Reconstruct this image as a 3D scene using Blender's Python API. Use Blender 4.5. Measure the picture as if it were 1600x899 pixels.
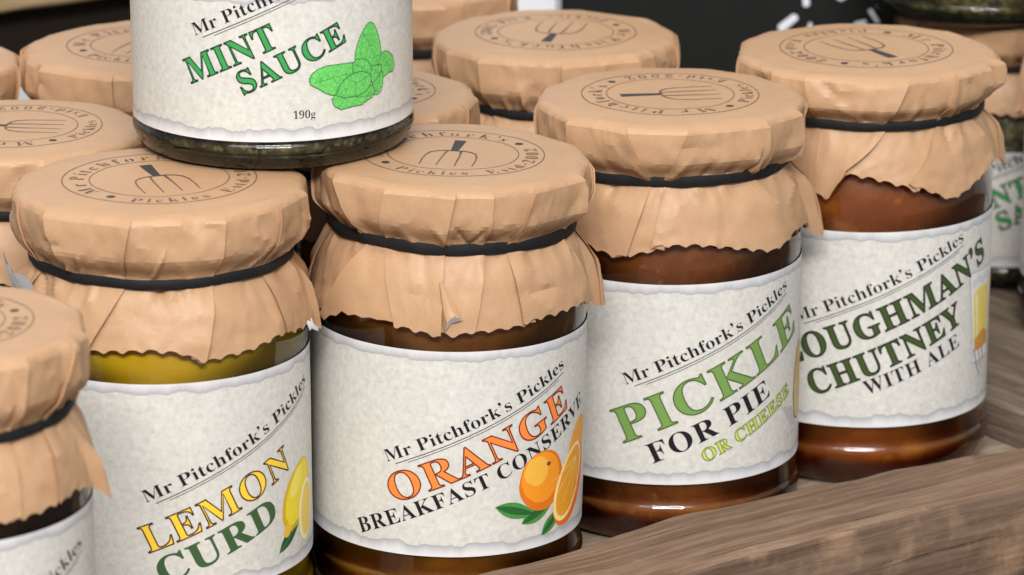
import bpy, bmesh, math, random
from mathutils import Vector, noise

# ------------------------------------------------------------------ scene
S = bpy.context.scene
for o in list(bpy.data.objects):
    bpy.data.objects.remove(o)
COL = S.collection
MM = 0.001
R_ = math.radians

# camera --------------------------------------------------------------
cd = bpy.data.cameras.new("camera")
cam = bpy.data.objects.new("camera", cd)
COL.objects.link(cam)
cam.location = (0, 0, 0.3848)
cam.rotation_euler = (R_(90 - 16.5), 0, 0)
cd.sensor_width = 36
cd.lens = 6000.0 / 1600 * 36
cd.clip_start = 0.05
cd.clip_end = 50
cd.dof.use_dof = True
cd.dof.focus_distance = 1.05
cd.dof.aperture_fstop = 20
S.camera = cam

# light: shop interior, long ceiling panel in front, two added fill panels, room ambience ------
W = bpy.data.worlds.new("World")
S.world = W
W.use_nodes = True
W.node_tree.nodes["Background"].inputs[0].default_value = (0.86, 0.93, 1.0, 1)
W.node_tree.nodes["Background"].inputs[1].default_value = 0.33


def area(name, loc, target, sx, sy, power, col):
    l = bpy.data.lights.new(name, "AREA")
    l.shape = "RECTANGLE"
    l.size = sx
    l.size_y = sy
    l.energy = power
    l.color = col
    o = bpy.data.objects.new(name, l)
    COL.objects.link(o)
    o.location = loc
    d = Vector(target) - Vector(loc)
    o.rotation_euler = d.to_track_quat("-Z", "Y").to_euler()
    return o


area("ceiling_and_fill_light", (0.05, -0.95, 1.50), (0, 1.08, 0.1), 1.05, 0.30, 54, (1.0, 0.968, 0.93))
area("ceiling_and_fill_light", (-0.15, -0.35, 2.1), (0, 1.08, 0.1), 2.2, 1.5, 42, (1.0, 0.975, 0.95))  # added broad soft fill that softens the shadows between jars, no ceiling fixture
area("ceiling_and_fill_light", (-0.9, 1.3, 2.0), (0, 1.1, 0.1), 1.2, 0.4, 6, (1.0, 0.97, 0.93))  # weak rim fill added from behind left to light the lid tops

S.view_settings.view_transform = "Standard"
S.view_settings.look = "None"
S.view_settings.exposure = 0
S.view_settings.gamma = 1
S.cycles.use_denoising = True
S.cycles.max_bounces = 10
S.cycles.transparent_max_bounces = 16
S.cycles.caustics_reflective = False
S.cycles.caustics_refractive = False


# ------------------------------------------------------------------ materials
def mat(name):
    m = bpy.data.materials.new(name)
    m.use_nodes = True
    nt = m.node_tree
    return m, nt, nt.nodes["Principled BSDF"]


def N(nt, t, **kw):
    n = nt.nodes.new(t)
    for k, v in kw.items():
        if k in n.inputs:
            n.inputs[k].default_value = v
        else:
            setattr(n, k, v)
    return n


def L(nt, a, b):
    nt.links.new(a, b)


def math_(nt, op, a, b=None, clamp=False):
    n = nt.nodes.new("ShaderNodeMath")
    n.operation = op
    n.use_clamp = clamp
    for i, v in enumerate((a, b)):
        if v is None:
            continue
        if isinstance(v, (int, float)):
            n.inputs[i].default_value = v
        else:
            L(nt, v, n.inputs[i])
    return n.outputs[0]


def mixc(nt, f, a, b):
    n = nt.nodes.new("ShaderNodeMix")
    n.data_type = "RGBA"
    for sock, v in ((n.inputs[0], f), (n.inputs[6], a), (n.inputs[7], b)):
        if isinstance(v, (int, float)):
            sock.default_value = v
        elif isinstance(v, tuple):
            sock.default_value = v + (1,) if len(v) == 3 else v
        else:
            L(nt, v, sock)
    return n.outputs[2]


def srgb(r, g, b):
    f = lambda c: c / 12.92 if c <= 0.04045 else ((c + 0.055) / 1.055) ** 2.4
    return tuple(f(x / 255) for x in (r, g, b))


def noise_tex(nt, scale, detail=4, rough=0.55, vec=None):
    n = N(nt, "ShaderNodeTexNoise", Scale=scale, Detail=detail, Roughness=rough)
    if vec is None:
        tc = N(nt, "ShaderNodeTexCoord")
        vec = tc.outputs["Object"]
    L(nt, vec, n.inputs["Vector"])
    return n.outputs["Fac"]


def ramp(nt, f, stops):
    n = nt.nodes.new("ShaderNodeValToRGB")
    e = n.color_ramp.elements
    while len(e) < len(stops):
        e.new(0.5)
    for i, (p, c) in enumerate(stops):
        e[i].position = p
        e[i].color = tuple(c) + (1,)
    L(nt, f, n.inputs[0])
    return n.outputs[0]


def bump(nt, bs, h, strength, dist):
    b = N(nt, "ShaderNodeBump", Strength=strength, Distance=dist)
    L(nt, h, b.inputs["Height"])
    L(nt, b.outputs[0], bs.inputs["Normal"])


def make_kraft(name="kraft_paper", lined=True):
    m, nt, bs = mat(name)
    f1 = noise_tex(nt, 60, 3)
    f2 = noise_tex(nt, 1500, 4, 0.7)
    c1 = mixc(nt, f1, (0.470, 0.281, 0.160), (0.545, 0.340, 0.200))
    f2b = math_(nt, "MULTIPLY", f2, 0.42)
    f3 = math_(nt, "MULTIPLY", math_(nt, "SUBTRACT", noise_tex(nt, 190, 5, 0.75), 0.40), 1.1, True)
    c1 = mixc(nt, math_(nt, "MULTIPLY", f3, 0.65), c1, (0.64, 0.42, 0.245))
    c2 = mixc(nt, f2b, c1, (0.36, 0.19, 0.085))
    geo = N(nt, "ShaderNodeNewGeometry")
    c3 = mixc(nt, geo.outputs["Backfacing"], c2, (0.78, 0.77, 0.76)) if lined else c2
    L(nt, c3, bs.inputs["Base Color"])
    bs.inputs["Roughness"].default_value = 0.48
    bs.inputs["Specular IOR Level"].default_value = 0.38
    h = math_(nt, "ADD", math_(nt, "MULTIPLY", noise_tex(nt, 420, 3, 0.6), 1.0), math_(nt, "MULTIPLY", f2, 0.35))
    bump(nt, bs, h, 0.30, 0.00035)
    return m


def make_flat(name, col, rough=0.5, spec=0.4, mottle=0.0, scale=900):
    m, nt, bs = mat(name)
    if mottle:
        f = noise_tex(nt, scale, 3, 0.6)
        a = tuple(max(0, c * (1 - mottle)) for c in col)
        b = tuple(min(1, c * (1 + mottle)) for c in col)
        L(nt, mixc(nt, f, a, b), bs.inputs["Base Color"])
    else:
        bs.inputs["Base Color"].default_value = tuple(col) + (1,)
    bs.inputs["Roughness"].default_value = rough
    bs.inputs["Specular IOR Level"].default_value = spec
    return m


def make_label(seed, v0, v1):
    """printed label: speckled paper panel with a torn edge printed top and bottom (UV in mm / 100)"""
    m, nt, bs = mat("label_paper")
    uv = N(nt, "ShaderNodeUVMap")
    sep = N(nt, "ShaderNodeSeparateXYZ")
    L(nt, uv.outputs[0], sep.inputs[0])
    u, v = sep.outputs[0], sep.outputs[1]

    def ragged(off, amp, fr):
        cb = N(nt, "ShaderNodeCombineXYZ")
        L(nt, math_(nt, "MULTIPLY", u, fr), cb.inputs[0])
        cb.inputs[1].default_value = off
        n = N(nt, "ShaderNodeTexNoise", Scale=1.0, Detail=3.0, Roughness=0.55)
        L(nt, cb.outputs[0], n.inputs["Vector"])
        return math_(nt, "MULTIPLY", math_(nt, "SUBTRACT", n.outputs["Fac"], 0.5), amp)

    dt = math_(nt, "SUBTRACT", v1 / 100, v)
    db = math_(nt, "SUBTRACT", v, v0 / 100)
    et = math_(nt, "SUBTRACT", math_(nt, "ADD", dt, ragged(seed * 3.1, 0.034, 19)), 0.027)
    eb = math_(nt, "SUBTRACT", math_(nt, "ADD", db, ragged(seed * 5.7 + 9, 0.050, 15)), 0.035)
    e = math_(nt, "MINIMUM", et, eb)
    inside = math_(nt, "MULTIPLY", e, 900, True)
    grey = math_(nt, "ADD", math_(nt, "MULTIPLY", e, 34), 1.0, True)
    grey = math_(nt, "POWER", grey, 1.35)
    white = (0.75, 0.75, 0.755)
    edge = mixc(nt, grey, white, (0.40, 0.405, 0.425))
    sp = noise_tex(nt, 620, 5, 0.7, None)
    sp2 = noise_tex(nt, 150, 3, 0.6, None)
    cream = ramp(nt, sp, [(0.3, (0.55, 0.535, 0.49)), (0.5, (0.665, 0.65, 0.605)), (0.7, (0.77, 0.755, 0.715))])
    cream = mixc(nt, math_(nt, "MULTIPLY", sp2, 0.35), cream, (0.56, 0.56, 0.53))
    L(nt, mixc(nt, inside, edge, cream), bs.inputs["Base Color"])
    bs.inputs["Roughness"].default_value = 0.42
    bs.inputs["Specular IOR Level"].default_value = 0.35
    return m


def make_glass(name, tint, gl=1.0):
    """thin clear jar wall: Fresnel reflection over tinted transmission"""
    m, nt, bs = mat(name)
    out = nt.nodes["Material Output"]
    nt.nodes.remove(bs)
    tr = N(nt, "ShaderNodeBsdfTransparent", Color=tint + (1,))
    g = N(nt, "ShaderNodeBsdfGlossy", Color=(gl, gl, gl, 1), Roughness=0.035)
    fr = N(nt, "ShaderNodeFresnel", IOR=1.52)
    mx = N(nt, "ShaderNodeMixShader")
    h = noise_tex(nt, 45, 2)
    b = N(nt, "ShaderNodeBump", Strength=0.05, Distance=0.001)
    L(nt, h, b.inputs["Height"])
    L(nt, b.outputs[0], g.inputs["Normal"])
    L(nt, fr.outputs[0], mx.inputs[0])
    L(nt, tr.outputs[0], mx.inputs[1])
    L(nt, g.outputs[0], mx.inputs[2])
    L(nt, mx.outputs[0], out.inputs[0])
    return m


def make_contents(name, dark, light, scale, pieces=None, lo=0.42, hi=0.68, sss=0.0):
    m, nt, bs = mat(name)
    f = noise_tex(nt, scale, 7, 0.66)
    c = ramp(nt, f, [(lo, dark), (hi, light)])
    if pieces:
        tc = N(nt, "ShaderNodeTexCoord")
        vo = N(nt, "ShaderNodeTexVoronoi", Scale=pieces[0])
        nz = N(nt, "ShaderNodeTexNoise", Scale=pieces[0] * 1.6, Detail=3.0)
        L(nt, tc.outputs["Object"], nz.inputs["Vector"])
        va = nt.nodes.new("ShaderNodeVectorMath")
        va.operation = "MULTIPLY_ADD"
        L(nt, nz.outputs["Color"], va.inputs[0])
        va.inputs[1].default_value = (0.9 / pieces[0],) * 3
        L(nt, tc.outputs["Object"], va.inputs[2])
        L(nt, va.outputs[0], vo.inputs["Vector"])
        k = math_(nt, "MULTIPLY", math_(nt, "SUBTRACT", pieces[1] * 1.5, vo.outputs["Distance"]), 7.0, True)
        k = math_(nt, "MULTIPLY", k, pieces[3])
        c = mixc(nt, k, c, pieces[2])
    L(nt, c, bs.inputs["Base Color"])
    bs.inputs["Roughness"].default_value = 0.35
    bs.inputs["Specular IOR Level"].default_value = 0.15
    if sss:
        bs.inputs["Subsurface Weight"].default_value = sss
        bs.inputs["Subsurface Radius"].default_value = (1.0, 0.45, 0.18)
        bs.inputs["Subsurface Scale"].default_value = 0.022
    return m


def make_wood(name, c0, c1, c2, axis, sc=1.0, worn=None, rough=0.62):
    m, nt, bs = mat(name)
    tc = N(nt, "ShaderNodeTexCoord")
    mp = N(nt, "ShaderNodeMapping")
    s = [220.0 * sc] * 3
    s[axis] = 14.0 * sc
    mp.inputs["Scale"].default_value = s
    L(nt, tc.outputs["Object"], mp.inputs[0])
    g = noise_tex(nt, 1.0, 6, 0.65, mp.outputs[0])
    mp2 = N(nt, "ShaderNodeMapping")
    s2 = [900.0 * sc] * 3
    s2[axis] = 40.0 * sc
    mp2.inputs["Scale"].default_value = s2
    L(nt, tc.outputs["Object"], mp2.inputs[0])
    g2 = noise_tex(nt, 1.0, 4, 0.7, mp2.outputs[0])
    f = math_(nt, "ADD", math_(nt, "MULTIPLY", g, 0.65), math_(nt, "MULTIPLY", g2, 0.35))
    c = ramp(nt, f, [(0.36, c0), (0.5, c1), (0.62, c2)])
    mp3 = N(nt, "ShaderNodeMapping")
    s3 = [420.0 * sc] * 3
    s3[axis] = 9.0 * sc
    mp3.inputs["Scale"].default_value = s3
    L(nt, tc.outputs["Object"], mp3.inputs[0])
    cr = noise_tex(nt, 1.0, 5, 0.8, mp3.outputs[0])
    cr = math_(nt, "MULTIPLY", math_(nt, "SUBTRACT", cr, 0.615), 14.0, True)
    c = mixc(nt, math_(nt, "MULTIPLY", cr, 0.75), c, tuple(x * 0.35 for x in c0))
    sp = noise_tex(nt, 160, 6, 0.8)
    sp = math_(nt, "MULTIPLY", math_(nt, "SUBTRACT", sp, 0.56), 6.0, True)
    c = mixc(nt, math_(nt, "MULTIPLY", sp, 0.35), c, tuple(min(1, x * 1.5) for x in c2))
    f = math_(nt, "SUBTRACT", f, math_(nt, "MULTIPLY", cr, 0.5))
    if worn:
        w = noise_tex(nt, worn[0], 4, 0.6)
        w = math_(nt, "MULTIPLY", math_(nt, "SUBTRACT", w, worn[1]), 5.0, True)
        w = math_(nt, "MULTIPLY", w, math_(nt, "ADD", math_(nt, "MULTIPLY", g2, 1.2), 0.0))
        c = mixc(nt, math_(nt, "MULTIPLY", w, 0.85), c, worn[2])
    L(nt, c, bs.inputs["Base Color"])
    bs.inputs["Roughness"].default_value = rough
    bs.inputs["Specular IOR Level"].default_value = 0.25
    bump(nt, bs, f, 0.5, 0.0014)
    return m


KRAFT = make_kraft()
KRAFT_FOLD = make_kraft("kraft_paper_folded", False)
BAND = make_flat("rubber", (0.012, 0.012, 0.013), 0.68, 0.25, 0.6, 400)
INK = make_flat("black_ink", (0.010, 0.010, 0.014), 0.5, 0.3)
STAMP_INK, _nt, _bs = mat("stamp_ink")
_pf = math_(_nt, "MULTIPLY", math_(_nt, "SUBTRACT", noise_tex(_nt, 130, 5, 0.75), 0.40), 3.0, True)
L(_nt, mixc(_nt, math_(_nt, "MULTIPLY", _pf, 0.75), (0.060, 0.042, 0.034), (0.30, 0.18, 0.105)), _bs.inputs["Base Color"])
_bs.inputs["Roughness"].default_value = 0.6
STAMP_BAR = make_flat("stamp_ink_solid", (0.045, 0.045, 0.050), 0.6, 0.2)
LINE = make_flat("rule_ink", (0.06, 0.06, 0.07), 0.5, 0.3)
GLASS = make_glass("jar_glass", (0.93, 0.94, 0.92))
GLASS_GREEN = make_glass("jar_glass_thick", (0.80, 0.86, 0.78))


def crinkled_ink(name, rgb, dark):
    """printed leaf: fine darker cell lines as in an engraving"""
    m, nt, bs = mat(name)
    tc = N(nt, "ShaderNodeTexCoord")
    vo = N(nt, "ShaderNodeTexVoronoi", Scale=780.0)
    vo.feature = "DISTANCE_TO_EDGE"
    L(nt, tc.outputs["Object"], vo.inputs["Vector"])
    k = math_(nt, "SUBTRACT", 1.0, math_(nt, "MULTIPLY", vo.outputs["Distance"], 7.0), True)
    k = math_(nt, "MULTIPLY", k, noise_tex(nt, 500, 2))
    L(nt, mixc(nt, k, srgb(*rgb), srgb(*dark)), bs.inputs["Base Color"])
    bs.inputs["Roughness"].default_value = 0.5
    return m


def ink(name, rgb, mottle=0.0):
    return make_flat(name, srgb(*rgb), 0.5, 0.3, mottle, 1200)


# ------------------------------------------------------------------ helpers
def link(name, me, m, parent=None, loc=None):
    o = bpy.data.objects.new(name, me)
    COL.objects.link(o)
    for x in (m if isinstance(m, (list, tuple)) else [m]):
        me.materials.append(x)
    if parent:
        o.parent = parent
    if loc:
        o.location = loc
    return o


def mesh_from(name, vs, fs, smooth=True, sharp=None, mi=None):
    me = bpy.data.meshes.new(name)
    me.from_pydata([(x * MM, y * MM, z * MM) for x, y, z in vs], [], fs)
    if smooth:
        me.polygons.foreach_set("use_smooth", [True] * len(me.polygons))
    if mi:
        me.polygons.foreach_set("material_index", mi)
    me.update()
    if sharp:
        me.set_sharp_from_angle(angle=R_(sharp))
    return me


def thing(name, loc, label, cat, group=None, rz=0.0):
    o = bpy.data.objects.new(name, None)
    o.empty_display_size = 0.02
    COL.objects.link(o)
    o.location = Vector(loc) * MM
    o.rotation_euler.z = rz
    tag(o, label, cat, group)
    return o


def tag(o, label, cat, group=None):
    o["label"] = label
    o["category"] = cat
    if group:
        o["group"] = group


def lathe(prof, n=96, close_bottom=True, close_top=False):
    vs, fs = [], []
    for r, z in prof:
        for i in range(n):
            a = 2 * math.pi * i / n
            vs.append((r * math.sin(a), -r * math.cos(a), z))
    for k in range(len(prof) - 1):
        for i in range(n):
            j = (i + 1) % n
            fs.append((k * n + i, k * n + j, (k + 1) * n + j, (k + 1) * n + i))
    if close_bottom:
        fs.append(tuple(reversed(range(n))))
    if close_top:
        fs.append(tuple(range((len(prof) - 1) * n, len(prof) * n)))
    return vs, fs


def interp(tab, x):
    if x <= tab[0][0]:
        return tab[0][1]
    for (a, va), (b, vb) in zip(tab, tab[1:]):
        if x <= b:
            t = (x - a) / (b - a)
            return va + (vb - va) * t
    return tab[-1][1]


def sstep(a, b, x):
    t = min(1, max(0, (x - a) / (b - a)))
    return t * t * (3 - 2 * t)


# ---- printed shapes: flat polygons filled as 2-D curves ----------------------
def fill2d(polys, offset=0.0):
    """polys in mm -> (verts, faces) of the filled outline, grown by offset"""
    cu = bpy.data.curves.new("tmp", "CURVE")
    cu.dimensions = "2D"
    cu.fill_mode = "BOTH"
    for P in polys:
        s = cu.splines.new("POLY")
        s.points.add(len(P) - 1)
        for i, (x, y) in enumerate(P):
            s.points[i].co = (x, y, 0, 1)
        s.use_cyclic_u = True
    cu.offset = offset
    ob = bpy.data.objects.new("tmp", cu)
    me = ob.to_mesh()
    vs = [tuple(v.co) for v in me.vertices]
    fs = [tuple(p.vertices) for p in me.polygons]
    ob.to_mesh_clear()
    bpy.data.objects.remove(ob)
    bpy.data.curves.remove(cu)
    return vs, fs


class Print:
    """collects flat printed layers, then wraps them round a jar (or lays them on a lid)"""

    def __init__(self):
        self.layers = []      # verts, faces, lift, material

    def add(self, polys, m, lift=0.05, offset=0.0):
        v, f = fill2d(polys, offset)
        self.layers.append((v, f, lift, m))

    def edge(self, polys, m, lift, w):
        """a thin ruled line along every outline"""
        vs, fs = [], []
        for P in polys:
            n, b = len(P), len(vs)
            for i in range(n):
                a, p, c = Vector(P[i - 1]), Vector(P[i]), Vector(P[(i + 1) % n])
                d0, d1 = (p - a), (c - p)
                if d0.length < 1e-7 or d1.length < 1e-7:
                    d0 = d1 = (c - a)
                d0.normalize()
                d1.normalize()
                n0 = Vector((-d0.y, d0.x)) + Vector((-d1.y, d1.x))
                if n0.length < 0.2:
                    n0 = Vector((-d1.y, d1.x))
                n0.normalize()
                k = w * 0.5 / max(0.5, n0.dot(Vector((-d1.y, d1.x))))
                vs += [(p.x + n0.x * k, p.y + n0.y * k, 0), (p.x - n0.x * k, p.y - n0.y * k, 0)]
            for i in range(n):
                j = (i + 1) % n
                fs.append((b + 2 * i, b + 2 * i + 1, b + 2 * j + 1, b + 2 * j))
        self.layers.append((vs, fs, lift, m))

    def build(self, name, mapping, parent, step=1.6, axis_cut=True):
        mats, bm = [], bmesh.new()
        lay = bm.verts.layers.float.new("lift")
        for vs, fs, lift, m in self.layers:
            if m not in mats:
                mats.append(m)
            bv = []
            for x, y, z in vs:
                q = bm.verts.new((x, y, 0))
                q[lay] = lift
                bv.append(q)
            for f in fs:
                try:
                    bf = bm.faces.new([bv[i] for i in f])
                    bf.material_index = mats.index(m)
                except ValueError:
                    pass
        if axis_cut and bm.verts:
            xs = [v.co.x for v in bm.verts]
            x = math.floor(min(xs) / step) * step + step
            while x < max(xs):
                bmesh.ops.bisect_plane(bm, geom=bm.verts[:] + bm.edges[:] + bm.faces[:], dist=1e-6,
                                       plane_co=(x, 0, 0), plane_no=(1, 0, 0))
                x += step
        for v in bm.verts:
            p = mapping(v.co.x, v.co.y, v[lay])
            v.co = Vector(p) * MM
        bmesh.ops.recalc_face_normals(bm, faces=bm.faces[:])
        me = bpy.data.meshes.new(name)
        bm.to_mesh(me)
        bm.free()
        return link(name, me, mats, parent)


def glyph(ch):
    if ch not in _GC:
        adv, s = GLYPHS[ch]
        polys = [[tuple(int(q) for q in p.split(",")) for p in P.split(" ")] for P in s.split("|")]
        if ch == "\u2019":
            adv = 150
            polys = [[(24, 440), (28, 472), (50, 496), (82, 500), (112, 484), (128, 452), (128, 412), (112, 368), (84, 332), (48, 304),
                      (34, 322), (58, 346), (74, 376), (66, 390), (40, 402)]]
        _GC[ch] = (adv, polys)
    return _GC[ch]


_GC = {}
CAP = 470.0


def text_line(s, p0, p1, cap, bend=0.0, space=190, fit=True, track=0.0):
    """glyph outlines set from p0 to p1 (mm) with the given cap height; letters are stretched to fit"""
    k = cap / CAP
    widths = [space if c == " " else glyph(c)[0] for c in s]
    tot = sum(widths) * k
    d = Vector((p1[0] - p0[0], p1[1] - p0[1]))
    ln = d.length
    sx = ln / tot if fit else 1.0
    nrm = Vector((-d.y, d.x)) / ln
    dr = d / ln
    pen, out = 0.0, []
    for c, w in zip(s, widths):
        if c != " ":
            polys = glyph(c)[1]
            mid = (pen + w * 0.5) * k * sx / ln
            ang = math.atan(-bend * 4 * (1 - 2 * mid) / ln) if bend else 0.0
            off = -bend * 4 * mid * (1 - mid)
            ca, sa = math.cos(ang), math.sin(ang)
            for P in polys:
                Q = []
                for gx, gy in P:
                    lx, ly = (gx - w * 0.5) * k * sx * (1 - track), gy * k
                    x = mid * ln + lx * ca - ly * sa
                    y = off + lx * sa + ly * ca
                    v = Vector(p0) + dr * x + nrm * y
                    Q.append((v.x, v.y))
                out.append(Q)
        pen += w
    return out


def text_arc(s, radius, centre_deg, cap, span, outward=True, space=190):
    """glyphs on a circle; outward: letter tops point away from the centre"""
    k = cap / CAP
    widths = [space if c == " " else glyph(c)[0] for c in s]
    tot = sum(widths)
    pen, out = 0.0, []
    for c, w in zip(s, widths):
        if c != " ":
            m = (pen + w * 0.5) / tot - 0.5
            a = R_(centre_deg - m * span) if outward else R_(centre_deg + m * span)
            rad = Vector((math.cos(a), math.sin(a)))
            tan = Vector((math.sin(a), -math.cos(a))) if outward else Vector((-math.sin(a), math.cos(a)))
            up = rad if outward else -rad
            for P in glyph(c)[1]:
                Q = []
                for gx, gy in P:
                    v = rad * radius + tan * ((gx - w * 0.5) * k) + up * (gy * k)
                    Q.append((v.x, v.y))
                out.append(Q)
        pen += w
    return out


def stroke(pts, w0, w1=None):
    """a polyline of given width as one polygon"""
    w1 = w0 if w1 is None else w1
    n = len(pts)
    l, r = [], []
    for i, p in enumerate(pts):
        a = Vector(pts[max(0, i - 1)])
        b = Vector(pts[min(n - 1, i + 1)])
        d = (b - a).normalized()
        nn = Vector((-d.y, d.x))
        w = (w0 + (w1 - w0) * i / (n - 1)) * 0.5
        q = Vector(p)
        l.append(tuple(q + nn * w))
        r.append(tuple(q - nn * w))
    return [l + r[::-1]]


def ring(r, w, n=96):
    return [[((r + w / 2) * math.cos(2 * math.pi * i / n), (r + w / 2) * math.sin(2 * math.pi * i / n)) for i in range(n)],
            [((r - w / 2) * math.cos(-2 * math.pi * i / n), (r - w / 2) * math.sin(-2 * math.pi * i / n)) for i in range(n)]]


def ellipse(cx, cy, a, b, rot=0.0, n=36, wob=0.0, seed=0, lobes=0, la=0.0):
    P = []
    c, s = math.cos(R_(rot)), math.sin(R_(rot))
    for i in range(n):
        t = 2 * math.pi * i / n
        k = 1 + wob * noise.noise(Vector((math.cos(t) * 2 + seed, math.sin(t) * 2, seed))) + (la * abs(math.sin(lobes * t / 2)) if lobes else 0)
        x, y = a * k * math.cos(t), b * k * math.sin(t)
        P.append((cx + x * c - y * s, cy + x * s + y * c))
    return [P]


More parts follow.
